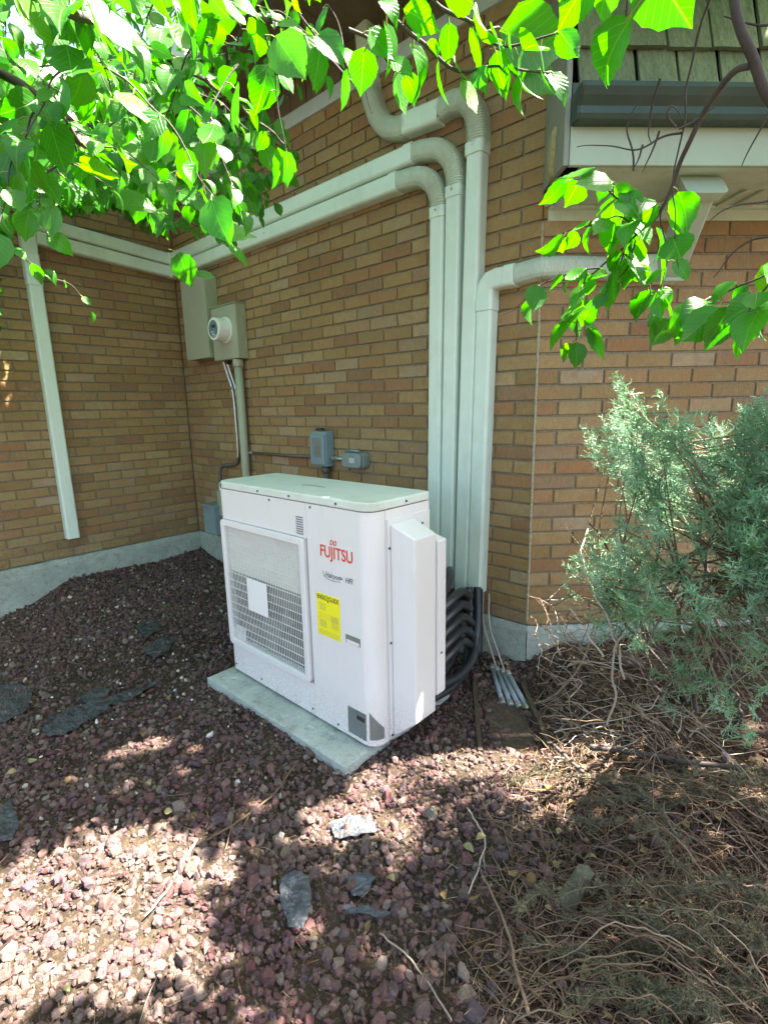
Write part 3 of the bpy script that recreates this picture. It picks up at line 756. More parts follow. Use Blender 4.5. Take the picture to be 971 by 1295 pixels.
# behind the guard: pale bell-mouth panel above, dark opening with fan below
fbox(UX0+.032, 2.7, .300, .56, UY0+.0085, UY0+.0115, 'shroud', M_GRILL)
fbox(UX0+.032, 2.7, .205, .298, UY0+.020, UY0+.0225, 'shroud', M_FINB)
fbox(UX0+.032, 2.19, -.09, .015, UY0+.010, UY0+.013, 'shroud', M_UNIT)
fn = MB()
fn.tube([(2.40, UY0+.0165, .06), (2.40, UY0+.029, .06)], .07, 20)
for k in range(5):
    a0 = k*2*math.pi/5+.4; vs = []
    for (rr_, aa, yy) in ((.07, 0, .018), (.25, .35, .017), (.27, .75, .026), (.07, .55, .029)):
        an = a0+aa; vs.append((2.40+rr_*math.cos(an)*1.0, UY0+yy, .06+rr_*math.sin(an)*.55))
    fn.add(vs, [(0, 1, 2, 3)])
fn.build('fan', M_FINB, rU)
# louvre slots
for k in range(8):
    z = .641-k*.0098
    MB().box((2.652, UY0-.0022, z-.0022), (2.696, UY0+.002, z+.0022)).build('vent_slot', M_GREYP, rU)
# handle recess
hr = fbox(2.925, 3.003, .178, .212, UY0-.0030, UY0-.0005, 'handle_recess', M_TRIM, .001)
fbox(2.930, 2.999, .180, .193, UY0-.0042, UY0-.0031, 'handle_lip', M_UNIT, .0005, hr)
# printed marks as flat text
def text(body, x, z, h, mat, name, y=UY0-.0016, sx=1.0, par=None, shear=0, ext=.0002, space=1.0, weight=0):
    c = bpy.data.curves.new(name, 'FONT'); c.body = body; c.size = 1; c.extrude = ext/h*1.2; c.shear = shear; c.space_character = space; c.offset = weight
    t = bpy.data.objects.new(name, c); COL.objects.link(t)
    bpy.context.view_layer.update()
    me = bpy.data.meshes.new_from_object(t.evaluated_get(bpy.context.evaluated_depsgraph_get()))
    bpy.data.objects.remove(t)
    co = np.zeros(len(me.vertices)*3); me.vertices.foreach_get('co', co); co = co.reshape(-1, 3)
    s_ = h/.70
    if sx > 5: sx = (sx-10)/(np.ptp(co[:, 0])*s_)
    out = np.stack([x+(co[:, 0]-co[:, 0].min())*s_*sx, y-co[:, 2]*s_, z+co[:, 1]*s_], 1)
    me.vertices.foreach_set('co', out.astype(np.float32).ravel()); me.materials.clear(); me.materials.append(mat); me.name = name; me.update()
    o = bpy.data.objects.new(name, me); link(o, par or rU); return o
yl = UY0-.0016
text('FUJITSU', 2.796, .504, .046, M_RED, 'logo', yl, 10+.180, None, 0, .0002, 1.0, .012)
mb = MB()
inf = [(2.873+.0155*math.sin(2*math.pi*k/40)*1.0, yl-.0003, .5665+.0095*math.sin(4*math.pi*k/40)) for k in range(41)]
mb.tube([(p[0]+(p[2]-.5665)*.3, p[1], p[2]) for p in inf], .0016, 5, cap=False)
mb.build('logo_symbol', M_RED, rU)
text('Halcyon', 2.818, .4225, .021, M_GREYP, 'model_script', yl, 10+.088, None, .35, .0002, 1.0, .006)
text('HFI', 2.934, .4225, .021, M_GREYP, 'model_letters', yl, 10+.040, None, .25, .0002, 1.0, .015)
mb = MB(); mb.tube(spline([(2.806, yl, .443), (2.812, yl, .425), (2.835, yl, .4145), (2.87, yl, .4125), (2.905, yl, .417)], 6), .0011, 5)
mb.add([(2.903, yl-.0004, .425), (2.922, yl-.0004, .432), (2.903, yl-.0004, .440)], [(0, 1, 2)]); mb.build('model_swoosh', M_GREYP, rU, recalc=False)
# energy label
el = MB().box((2.760, UY0-.0022, .166), (2.896, UY0-.0006, .346)).build('energy_label', M_YEL, rU, .0003, 1)
ye = UY0-.0026
text('ENERGYGUIDE', 2.765, .321, .019, M_BLACK, 'label_heading', ye, 10+.126, el, 0, .0001, 1.0, .01)
MB().add([(2.823, ye, .322), (2.834, ye, .322), (2.8285, ye-.0001, .312)], [(0, 1, 2)]).build('label_arrow', M_BLACK, el, recalc=False)
mb = MB(); rr2 = random.Random(3)
for (x0, x1, z0, z1, st, hh) in ((2.775, 2.815, .274, .304, .0062, .0016), (2.77, 2.885, .240, .262, .0068, .0007), (2.775, 2.815, .205, .232, .0062, .0018), (2.845, 2.886, .208, .262, .0055, .0013), (2.768, 2.885, .172, .190, .0058, .0010)):
    z = z1
    while z > z0:
        x = x0
        while x < x1:
            l = rr2.uniform(.003, .012); mb.box((x, ye-.0001, z-hh), (min(x+l, x1+.002), ye+.0002, z)); x += l+.0022
        z -= st
mb.build('label_lines', M_GREYP, el)
# rating plate and side label
pl = fbox(2.921, 3.022, -.214, -.097, UY0-.0016, UY0-.0004, 'rating_plate', M_SILV, .0003)
MB().box((2.972, UY0-.0022, -.136), (3.016, UY0-.0016, -.118)).build('plate_panel', M_BLACK, pl)
mb = MB()
for k in range(14):
    x = 2.926
    while x < 3.015:
        l = rr2.uniform(.003, .014); zz = -.142-k*.0048
        mb.box((x, UY0-.0020, zz), (min(x+l, 3.018), UY0-.0015, zz+.0014)); x += l+.003
mb.build('plate_lines', M_GREYP, pl)
# triangular sticker on the rounded corner
def corner_pt(a, z, off=.0012):
    return (UX1-RF+(RF+off)*math.cos(a), UY0+RF+(RF+off)*math.sin(a), z)
mb = MB(); a0, a1 = 1.5*math.pi+.45, 1.5*math.pi+1.45; n = 6
top = [corner_pt(a0+(a1-a0)*k/n, -.085-.075*k/n) for k in range(n+1)]; bot = [corner_pt(a0+(a1-a0)*k/n, -.205) for k in range(n+1)]
mb.add(top+bot, [(i, i+1, n+2+i, n+1+i) for i in range(n)]); mb.build('side_sticker', M_SILV, rU, recalc=False)
mb = MB()
for k in range(5):
    zz = -.015-k*.017; pts = [corner_pt(a0+.1+(a1-a0-.15)*i/5, zz-.05*i/5, .0010) for i in range(6)]; mb.tube(pts, .0011, 4)
mb.build('corner_ribs', M_GRILL, rU)
# screws
scr = [(2.10, UY0-.0055, .722), (2.40, UY0-.0055, .722), (2.62, UY0-.0055, .722), (2.90, UY0-.0055, .722), (2.475, UY0, .69), (2.745, UY0, .690), (2.10, UY0, -.20), (2.32, UY0, -.205), (2.70, UY0, -.205), (2.86, UY0, -.21), (2.075, UY0, -.06), (2.085, UY0, .50)]
for p in scr:
    MB().tube([p, (p[0], p[1]-.0028, p[2])], .0048, 8, sm=False).build('screw', M_SCREW, rU)
MB().tube([(UX1+.0045, -.75, .722), (UX1+.0075, -.75, .722)], .0048, 8, sm=False).build('screw', M_SCREW, rU)
# valve cover on the right side
vc = MB().box((UX1-.001, -.858, -.215), (UX1+.006, UY1-.004, .668)).build('valve_cover', M_UNIT, rU, .002)
OX = UX1+.112
def px_(y0, y1, zb0, zb1, zt0, zt1, x0, x1, name, par=vc):
    """block from wall plane x0 to outer plane x1 with sloping top and bottom"""
    vs = [(x0, y0, zb0), (x0, y1, zb0), (x0, y1, zt0), (x0, y0, zt0), (x1, y0+.012, zb1), (x1, y1, zb1), (x1, y1, zt1), (x1, y0+.012, zt1)]
    return MB().add(vs, [(0, 1, 2, 3), (4, 5, 6, 7), (0, 1, 5, 4), (1, 2, 6, 5), (2, 3, 7, 6), (3, 0, 4, 7)]).build(name, M_UNIT, par, .006, 3)
px_(-.845, -.706, -.222, -.128, .650, .606, UX1+.006, OX, 'cover_hood')
px_(-.7055, -.640, -.13, -.066, .598, .572, UX1+.006, OX+.001, 'cover_hood')
for p in ((-.852, .560), (-.852, .185), (-.852, -.21), (-.655, .62)):
    MB().tube([(UX1+.0062, p[0], p[1]), (UX1+.0095, p[0], p[1])], .005, 8, sm=False).build('screw', M_SCREW, vc)
MB().tube([(OX+.001, -.672, .11), (OX+.004, -.672, .11)], .0045, 8, sm=False).build('screw', M_SCREW, vc)
for x in (2.16, 2.90):
    MB().box((x, UY0+.01, UZ0-.014), (x+.09, UY1-.0, UZ0+.006)).build('foot', M_DARK, rU, .002)
# ------------------------------------------------------------------ pad
rP = None
V = []; F = []; nx, ny = 60, 40; X0, X1, Y0, Y1, T = 2.03, 3.035, -1.073, -.40, UZ0-.0145
mb = MB()
for j in range(ny+1):
    for i in range(nx+1):
        x = X0+(X1-X0)*i/nx; y = Y0+(Y1-Y0)*j/ny
        e = min(x-X0, X1-x, y-Y0, Y1-y); z = T-(.004 if e < .004 else 0)+noise.noise(Vector((x*20, y*20, 0)))*.0008
        for (gx, gy) in ((2.12, -1.02), (2.16, -.985), (2.74, -1.0), (2.60, -1.03), (2.86, -.98)):
            dd = ((x-gx)/.022)**2+((y-gy)/.011)**2
            if dd < 1: z -= .007
        V.append((x, y, z))
for j in range(ny):
    for i in range(nx): a = j*(nx+1)+i; F.append((a, a+1, a+nx+2, a+nx+1))
b0 = len(V); bd = [i for i in range(nx+1)]+[j*(nx+1)+nx for j in range(1, ny+1)]+[ny*(nx+1)+i for i in range(nx-1, -1, -1)]+[j*(nx+1) for j in range(ny-1, 0, -1)]
for q in bd: V.append((V[q][0], V[q][1], T-.075))
for k in range(len(bd)): k2 = (k+1) % len(bd); F.append((bd[k], bd[k2], b0+k2, b0+k))
pad = mb.add(V, F).build('equipment_pad', M_PAD, None); tag(pad, 'pale green-grey concrete slab under the heat pump, bedded in dark gravel', 'concrete pad')

# ------------------------------------------------------------------ cabinets, meter, boxes
c1 = thing('service_cabinet', PB(.44, 1.455), 'tall plain grey-green metal cabinet in the inner corner, left of the meter box', 'cabinet')
slab(PB, .275, .627, 1.458, 2.055, .002, .104).build('body', M_CABS, c1, .003)
slab(PB, .278, .622, 1.462, 2.048, .1045, .1065).build('cover', M_CAB, c1, .0015)
slab(PB, .270, .632, 2.056, 2.064, .0, .112).build('rain_lip', M_CABS, c1, .001)
slab(PB, .40, .44, 1.453, 1.4575, .06, .1).build('latch', M_SCREW, c1)
c2 = thing('meter_box', PB(.81, 1.425), 'square grey-green electric meter box with round white meter on its front', 'meter box')
slab(PB, .650, .982, 1.430, 1.802, .002, .082).build('body', M_CABS, c2, .003)
slab(PB, .654, .978, 1.434, 1.796, .0825, .0855).build('cover', M_CAB, c2, .0015)
slab(PB, .646, .986, 1.8025, 1.809, .0, .090).build('rain_lip', M_CABS, c2, .001)
mtc = (.842, 1.632)
def disc(u, z, o0, o1, r0, r1, name, mat, par, n=32, bev=.002):
    p0, p1 = PB(u, z, o0), PB(u, z, o1)
    return MB().tube([p0, p1], [r0, r1], n, sm=False).build(name, mat, par, bev, 2)
mt = disc(*mtc, .0860, .100, .092, .090, 'meter_ring', M_METER, c2)
disc(*mtc, .1005, .186, .081, .078, 'meter_body', M_METER, mt, 40, .006)
disc(*mtc, .1865, .1875, .060, .060, 'meter_dial', M_DIAL, mt)
slab(PB, .826, .874, 1.640, 1.660, .188, .1887).build('display', M_BLACK, mt)
mb = MB()
for k in range(4): slab(PB, .806+rr2.uniform(0, .02), .85+rr2.uniform(0, .03), 1.612-k*.010, 1.615-k*.010, .188, .1886, mb)
mb.build('dial_print', M_WHITE, mt)
disc(.775, 1.418, .03, .06, .018, .018, 'hub', M_SCREW, c2, 10, 0)

cp = thing('conduit', PB(.905, .0), 'thick grey-green pipe from the right of the meter box down behind the heat pump', 'conduit')
MB().tube([PB(.905, 1.405, .045), PB(.905, .62, .045), PB(.912, -.22, .045)], .031, 16).build('pipe', M_PVC, cp)
MB().tube([PB(.905, 1.428, .045), PB(.905, 1.375, .045)], .039, 16).build('coupling', M_PVC, cp, .003)
k1 = thing('conduit', PB(.72, 1.43), 'left one of two thin metal conduits under the meter box, kinking left', 'conduit')
MB().tube(spline([PB(.715, 1.43, .05), PB(.73, 1.33, .03), PB(.765, 1.20, .018), PB(.775, 1.0, .018), PB(.775, .78, .018), PB(.765, .70, .018)], 6), .0125, 9).build('pipe', M_EMT, k1)
MB().tube(spline([PB(.765, .701, .018), PB(.735, .655, .02), PB(.66, .64, .03), PB(.58, .63, .045), PB(.545, .585, .055), PB(.54, .50, .06)], 6), .014, 9).build('bend', M_RUST, k1)
MB().tube([PB(.54, .505, .062), PB(.525, .30, .064)], .0095, 8).build('bare_end', M_EMT, k1)
for z in (1.22,): slab(PB, .75, .80, z, z+.016, .0, .033).build('strap', M_EMT, k1, .001)
k2 = thing('conduit', PB(.8, 1.43), 'right one of two thin metal conduits under the meter box, sweeping right', 'conduit')
MB().tube(spline([PB(.758, 1.43, .05), PB(.775, 1.33, .03), PB(.812, 1.20, .018), PB(.822, 1.0, .018), PB(.822, .83, .018), PB(.84, .775, .018), PB(.885, .752, .018), PB(.97, .748, .018)], 6), .0115, 9).build('pipe', M_EMT, k2)
MB().tube([PB(.97, .748, .018), PB(1.4, .750, .018), PB(1.70, .755, .018)], .0115, 9).build('pipe_run', M_RUST, k2)
for (u, z) in ((.80, 1.205),): slab(PB, u, u+.04, z, z+.016, .0, .031).build('strap', M_EMT, k2, .001)
disc(1.70, .755, .008, .03, .017, .017, 'connector', M_EMT, k2, 8, 0)

b1 = thing('junction_box', PB(.5, .1), 'blue-grey metal junction box low in the inner corner above the foundation', 'junction box')
slab(PB, .40, .58, .075, .300, .002, .155).build('body', M_BLUEBOX, b1, .003)
slab(PB, .388, .592, .2985, .318, .0, .163).build('lid', M_BLUEBOX, b1, .002)
disc(.525, .327, .055, .075, .013, .013, 'connector', M_EMT, b1, 8, 0)
b2 = thing('junction_box', PB(.66, .2), 'small moss-green box beside the left rear edge of the heat pump', 'junction box')
slab(PB, .565, .715, .235, .435, .002, .102).build('body', M_CABS, b2, .004)
slab(PB, .562, .718, .2335, .437, .1022, .109).build('lid', M_CABS, b2, .002)
disc(.605, .226, .03, .055, .016, .014, 'gland', M_SCREW, b2, 10, 0)
disc(.66, .226, .03, .055, .016, .014, 'gland', M_SCREW, b2, 10, 0)
k3 = thing('conduit', PB(.66, -.1), 'pale conduit going from the small moss-green box into the gravel', 'conduit')
MB().tube([PB(.655, .222, .055), PB(.675, .0, .055), PB(.70, -.22, .055)], .0125, 9).build('pipe', M_EMT, k3)
MB().tube([PB(.69, .222, .035), PB(.73, -.22, .035)], .010, 8).build('cable', M_RUST, k3)

b3 = thing('switch_box', PB(1.79, .7), 'upright blue-grey electrical switch box behind the heat pump', 'electrical box')
slab(PB, 1.722, 1.858, .705, .925, .002, .070).build('body', M_BLUEBOX, b3, .004)
dr = slab(PB, 1.716, 1.852, .715, .905, .0705, .082).build('door', M_BLUEBOX, b3, .005)
slab(PB, 1.745, 1.822, .765, .885, .0822, .0835).build('faded_label', M_FIN, dr, .0004)
slab(PB, 1.760, 1.800, .930, .945, .03, .06).build('hasp', M_SCREW, b3, .002)
MB().tube([PB(1.81, .70, .035), PB(1.81, .66, .035)], .026, 12).build('hub', M_RUST, b3)
k4 = thing('conduit', PB(1.82, .0), 'dark stub of conduit below the switch box behind the heat pump', 'conduit')
MB().tube([PB(1.815, .665, .035), PB(1.82, -.2, .035)], .017, 12).build('pipe', M_RUST, k4)
b4 = thing('outlet_box', PB(2.1, .75), 'rounded grey weatherproof outlet box right of the switch box', 'electrical box')
pl4 = [(-.085, -.03), (-.07, -.048), (.07, -.048), (.085, -.03), (.085, .03), (.07, .048), (-.07, .048), (-.085, .03)]
MB().prism(pl4, .002, .058, lambda a, b, c: PB(2.085+a, .757+b, c)).build('body', M_GREYBOX, b4, .004)
lid = MB().prism([(p[0]*.94, p[1]*.94) for p in pl4], .0585, .082, lambda a, b, c: PB(2.085+a, .757+b, c)).build('flip_cover', M_GREYBOX, b4, .008, 3)
slab(PB, 2.075, 2.12, .745, .775, .0822, .0832).build('sticker', M_FASC, lid)
MB().tube([PB(2.03, .815, .06), PB(2.14, .815, .06)], .008, 8).build('hinge', M_GREYBOX, b4)
k5 = thing('conduit_nipple', PB(1.93, .75), 'short bright metal nipple joining the switch box and the outlet box', 'conduit')
MB().tube([PB(1.861, .757, .03), PB(1.998, .757, .03)], .011, 10).build('pipe', M_EMT, k5)
for u in (1.872, 1.905): MB().tube([PB(u, .757, .03), PB(u+.015, .757, .03)], .016, 6, sm=False).build('locknut', M_EMT, k5)

# ------------------------------------------------------------------ insulated hoses
hoses = [
 ((2.90, .03, .13), (3.03, .20, .295), (3.03, .40, .32), (3.075, .58, .25), 'topmost'),
 ((2.92, .03, .13), (3.035, .18, .22), (3.045, .38, .26), (3.075, .58, .19), 'second from the top'),
 ((2.86, .03, .12), (3.035, .18, .16), (3.045, .38, .20), (3.075, .58, .13), 'third from the top'),
 ((2.93, .04, .13), (3.035, .18, .095), (3.045, .38, .14), (3.075, .58, .07), 'fourth from the top'),
 ((2.95, .04, .13), (3.04, .19, .03), (3.045, .38, .08), (3.075, .58, .01), 'fifth from the top'),
]
HG = 'black insulated hoses between the ducts and the heat pump'
def hose(pts, rad, label):
    o = MB().tube(spline([PB(p[0], p[2], p[1]) for p in pts], 12), rad, 12).build('insulated_hose', M_HOSE)
    return tag(o, label, 'hose', HG)
lab = ['topmost black hose arching from behind the heat pump to the ducts', 'black hose second from the top behind the heat pump', 'black hose third from the top behind the heat pump',
       'black hose fourth from the top behind the heat pump', 'black hose fifth from the top behind the heat pump']
xs5 = [2.885, 2.905, 2.925, 2.948, 2.962]
for k in range(5):
    zt_ = .245-.062*k
    hose([(xs5[k]-.0, .034, .16), (xs5[k]+.012, .06, .05+.02*k-.03), (xs5[k]+.05, .12, zt_-.11-.01*k), (3.02, .22, zt_-.07), (3.055, .34, zt_-.005), (3.085, .47, zt_-.0), (3.085, .60, zt_-.04)], .0195, lab[k])
hose([(2.962, .055, .16), (2.985, .085, .04), (3.01, .14, -.07), (3.06, .25, -.13), (3.09, .42, -.14), (3.10, .60, -.10)], .021, 'long black hose sagging lowest in front of the others below the ducts')
hose([(2.93, .085, .16), (2.955, .11, .02), (2.99, .18, -.10), (3.05, .30, -.165), (3.08, .44, -.18), (3.09, .60, -.16)], .018, 'black hose just behind the lowest sagging one')
hose([(2.84, .034, .15), (2.85, .06, .02), (2.90, .14, -.09), (2.98, .30, -.13), (3.02, .45, -.13), (3.03, .60, -.10)], .018, 'innermost black hose deep in the bundle under the ducts')
hose([(2.768, .034, .15), (2.79, .07, .16), (2.86, .16, .255), (2.96, .30, .285), (3.04, .46, .25), (3.06, .60, .18)], .019, 'black hose bulging up from the second duct over the bundle')
hose([(2.68, .034, .15), (2.72, .08, .13), (2.82, .2, .20), (2.95, .38, .21), (3.03, .60, .12)], .019, 'black hose from the first duct mostly hidden by the heat pump')

# thin pale drain tubes and grey pipes
TG = 'thin pale drain tubes by the foundation'
for (a, b, c, lb) in ((3.0, 3.16, -.21, 'left of two thin pale tubes running down past the foundation corner'), (3.035, 3.205, -.19, 'right of two thin pale tubes running down past the foundation corner')):
    o = MB().tube(spline([PB(a-.02, .13, .03), PB(a+.01, -.02, .07), PB((a+b)/2+.0, -.13, .11), PB(b, -.215, .17), PB(b+.05, -.25, .235)], 8), .0045, 6).build('drain_tube', M_PALETWIG); tag(o, lb, 'tube', TG)
plb = ['leftmost of four short blue-grey pipes lying by the sunken plank', 'second from the left of four short blue-grey pipes by the sunken plank', 'third from the left of four short blue-grey pipes by the sunken plank', 'rightmost of four short blue-grey pipes lying by the sunken plank']
for k in range(4):
    a = Vector((3.105+.033*k, -.135-.008*k, -.205+.005*k)); b = Vector((3.245+.034*k, -.285+.012*k, -.262))
    r_ = thing('drain_pipe', b, plb[k], 'pipe', 'short blue-grey pipes')
    MB().tube([a, a.lerp(b, .5)+Vector((0, 0, -.004)), b], .0115, 10).build('pipe', M_BLUEPVC, r_)
    d_ = (b-a).normalized()
    MB().tube([b-d_*.012, b+d_*.018], .0150, 8).build('end_fitting', M_EMT, r_, .002)
    MB().tube([a-d_*.01, a+d_*.014], .0145, 8).build('top_fitting', M_EMT, r_, .002)

# sunken plank with side rails
rT = thing('plank_trough', (3.3, -.3, -.28), 'dark sunken plank between two old side rails, right of the heat pump', 'plank')
def bar(a, b, w_, h_, name, mat, par, tw=0):
    a = Vector(a); b = Vector(b); t = (b-a).normalized(); sd_ = t.cross(Vector((0, 0, 1))).normalized(); up = sd_.cross(t)
    vs = []; n = 10
    for i in range(n+1):
        p = a.lerp(b, i/n)+sd_*noise.noise(Vector((i*.5, a.x*3, 1)))*.006
        ww = w_*(1+.15*noise.noise(Vector((i*.9, a.y*9, 3))))
        for (q, r__) in ((-ww/2, -h_), (ww/2, -h_), (ww/2*.9, 0), (-ww/2*.9, 0)): vs.append(p+sd_*q+up*(r__+R.uniform(-.001, .001)))
    fs = [(i*4+k, i*4+(k+1) % 4, i*4+4+(k+1) % 4, i*4+4+k) for i in range(n) for k in range(4)]+[(0, 1, 2, 3), (n*4+3, n*4+2, n*4+1, n*4)]
    return MB().add(vs, fs).build(name, mat, par, .002)
bar((3.03, -.19, -.235), (3.35, -.64, -.262), .022, .05, 'rail', M_PLANK, rT)
bar((3.26, -.13, -.225), (3.545, -.44, -.250), .024, .05, 'rail', M_PLANK, rT)
bar((3.15, -.17, -.262), (3.44, -.52, -.274), .19, .02, 'plank', M_PLANK, rT)

# ------------------------------------------------------------------ gravel
def ico(sub):
    bm = bmesh.new(); bmesh.ops.create_icosphere(bm, subdivisions=sub, radius=1)
    V = np.array([v.co[:] for v in bm.verts]); F = np.array([[v.index for v in f.verts] for f in bm.faces]); bm.free(); return V, F
def lumps(sub, n, seed):
    """n differently dented stones from one sphere"""
    r = np.random.RandomState(seed); V, F = ico(sub); out = []
    for k in range(n):
        W = V.copy()
        for q in range(9):      # facets cut off
            d = r.normal(size=3); d /= np.linalg.norm(d); c = r.uniform(.45, .85); t = W@d
            W = W-np.outer(np.maximum(t-c, 0)*.9, d)
        W = W*(1+.10*r.normal(size=(len(W), 1)))*np.array([1, r.uniform(.7, .95), r.uniform(.5, .8)])
        out.append(W)
    return out, F
def rotm(r, n):
    q = r.normal(size=(n, 4)); q /= np.linalg.norm(q, axis=1)[:, None]; w_, x, y, z = q.T
    return np.stack([1-2*(y*y+z*z), 2*(x*y-z*w_), 2*(x*z+y*w_), 2*(x*y+z*w_), 1-2*(x*x+z*z), 2*(y*z-x*w_), 2*(x*z-y*w_), 2*(y*z+x*w_), 1-2*(x*x+y*y)], 1).reshape(n, 3, 3)
def scatter_stones(name, P, size, sub, mat, seed, label=None):
    r = np.random.RandomState(seed); base, F = lumps(sub, 14, seed); n = len(P); B_ = np.array(base)[r.randint(0, 14, n)]
    Rm = rotm(r, n); V = np.einsum('nij,nvj->nvi', Rm, B_)*size[:, None, None]+P[:, None, :]
    nv = B_.shape[1]; FF = (F[None]+(np.arange(n)*nv)[:, None, None]).reshape(-1, 3)
    return bigmesh(name, V.reshape(-1, 3), FF, mat)
def blocked(x, y, m=0):
    o_ = (x-LC-y)*S2
    b = (x < .03) | ((y > -.02) & (x < LC)) | (o_ < .0) & (x > LC)
    b |= (x > 1.985-m) & (x < 3.035+m) & (y > -1.062-m) & (y < -.40+m)
    return b
def ground_pts(n, seed, x0=-.1, x1=5.2, y0=-2.9, y1=1.4):
    r = np.random.RandomState(seed); x = r.uniform(x0, x1, n); y = r.uniform(y0, y1, n); z = gh(x, y)
    px, py, d = proj(np.stack([x, y, z], 1))
    k = (~blocked(x, y)) & (d > .25) & (px > -60) & (px < 1030) & (py > 500) & (py < 1400)
    return x[k], y[k], z[k], px[k], py[k], d[k], r
def litter_w(x, y):      # how much needle litter covers the stones
    o_ = (x-LC-y)*S2
    return sm(3.22, 3.62, x+.25*y+.06*np.sin(9*y))*sm(-1.9, -1.2, y+.15*np.sin(7*x))
x, y, z, px, py, d, r = ground_pts(112000, 11)
soilw = sm(.10, .45, np.sin(x*2.3+1.2)*np.sin(y*2.9+x*.8+.4)*.5+.35*np.sin(x*6.1+y*4.7)*np.sin(y*7.3))   # thinner patches
keep = r.uniform(size=len(x)) > .55*soilw*sm(.5, 1.2, x)*sm(2.5, 1.9, x) + .75*litter_w(x, y)
x, y, z, px, py, d = [q[keep] for q in (x, y, z, px, py, d)]
sz = np.exp(r.normal(math.log(.0090), .45, len(x))); sz = np.clip(sz, .0035, .027)
Pz = np.stack([x, y, z+sz*r.uniform(-.1, .55, len(x))], 1)
near = d < 1.9
o = scatter_stones('lava_gravel', Pz[near], sz[near], 2, M_ROCK, 21); kind(o, 'stuff'); tag(o, 'dark red and grey lava gravel covering the foreground soil', 'gravel')
o = scatter_stones('lava_gravel', Pz[~near], sz[~near], 1, M_ROCK, 22); kind(o, 'stuff'); tag(o, 'dark purple-red lava gravel banked along the left foundation', 'gravel')
# small pale chips and pebbles
M_PEB = m_ramp('pale_pebble', [(0, (.20, .17, .12)), (.6, (.34, .31, .25)), (.9, (.52, .50, .46)), (1, (.7, .68, .64))], .85)
x, y, z, px, py, d, r = ground_pts(1100, 13, y1=-.1); k = (litter_w(x, y) < .5) & (py < 1150) & (px < 480); x, y, z = x[k], y[k], z[k]
n = len(x); sz = np.clip(np.exp(r.normal(math.log(.0075), .4, n)), .003, .018)
o = scatter_stones('pebbles', np.stack([x, y, z+.010+sz*.2], 1), sz, 2, M_PEB, 23); kind(o, 'stuff'); tag(o, 'pale pebbles and chips scattered over the thin gravel left of the pad', 'pebbles')
# fine grit on the thin patches
x, y, z, px, py, d, r = ground_pts(60000, 14); k = r.uniform(size=len(x)) < .8; x, y, z = x[k], y[k], z[k]
o = scatter_stones('grit', np.stack([x, y, z+.003], 1), r.uniform(.0018, .0048, len(x)), 1, M_PEB if False else M_ROCK, 24); kind(o, 'stuff'); tag(o, 'fine grit between the lava stones', 'grit')

# ------------------------------------------------------------------ strips: needles, straw, twigs, blades as thin curved ribbons
def ribbons(name, P0, D, L_, W_, mat, bend, nseg=2, seed=1, parent=None, up=None):
    """P0 start, D direction, one crossed ribbon each with nseg segments"""
    r = np.random.RandomState(seed); n = len(P0); D = D/np.linalg.norm(D, axis=1)[:, None]
    a = r.normal(size=(n, 3)); sd_ = np.cross(D, a); sd_ /= np.linalg.norm(sd_, axis=1)[:, None]
    bd = np.cross(D, sd_); V = []
    for k in range(nseg+1):
        t = k/nseg; c = P0+D*(L_*t)[:, None]+bd*(bend*L_*t*t)[:, None]
        if up is not None: c = c + up*(t*t)*L_[:, None]
        w_ = (W_*(1-.75*t))[:, None]*.5
        V += [c-sd_*w_, c+sd_*w_]
    V = np.stack(V, 1); m_ = V.shape[1]; F = []
    for k in range(nseg): b = 2*k; F += [(b, b+1, b+3, b+2)]
    F = np.array(F); FF = (F[None]+(np.arange(n)*m_)[:, None, None]).reshape(-1, 4)
    return bigmesh(name, V.reshape(-1, 3), FF, mat, parent)
def flat_dirs(r, n, tilt=.35):
    a = r.uniform(0, 2*math.pi, n); return np.stack([np.cos(a), np.sin(a), r.normal(0, tilt, n)], 1)
# brown needle litter under the juniper
x, y, z, px, py, d, r = ground_pts(120000, 31); k = r.uniform(size=len(x)) < litter_w(x, y)*.95+.07; x, y, z = x[k], y[k], z[k]; n = len(x)
o = ribbons('needle_litter', np.stack([x, y, z+r.uniform(.0, .03, n)], 1), flat_dirs(r, n), r.uniform(.015, .05, n), r.uniform(.0010, .0024, n), M_LITTER, r.normal(0, .25, n), 2, 32)
kind(o, 'stuff'); tag(o, 'brown juniper needle litter under and before the shrub', 'needle litter')
x, y, z, px, py, d, r = ground_pts(14000, 33); k = r.uniform(size=len(x)) < .16+.5*litter_w(x, y)*(py > 880); x, y, z = x[k], y[k], z[k]; n = len(x)
o = ribbons('dry_straw', np.stack([x, y, z+r.uniform(.008, .03, n)], 1), flat_dirs(r, n, .25), r.uniform(.03, .13, n), r.uniform(.0010, .0022, n), M_TWIG, r.normal(0, .3, n), 4, 34)
kind(o, 'stuff'); tag(o, 'thin dry stems and straw strewn on the gravel', 'straw')
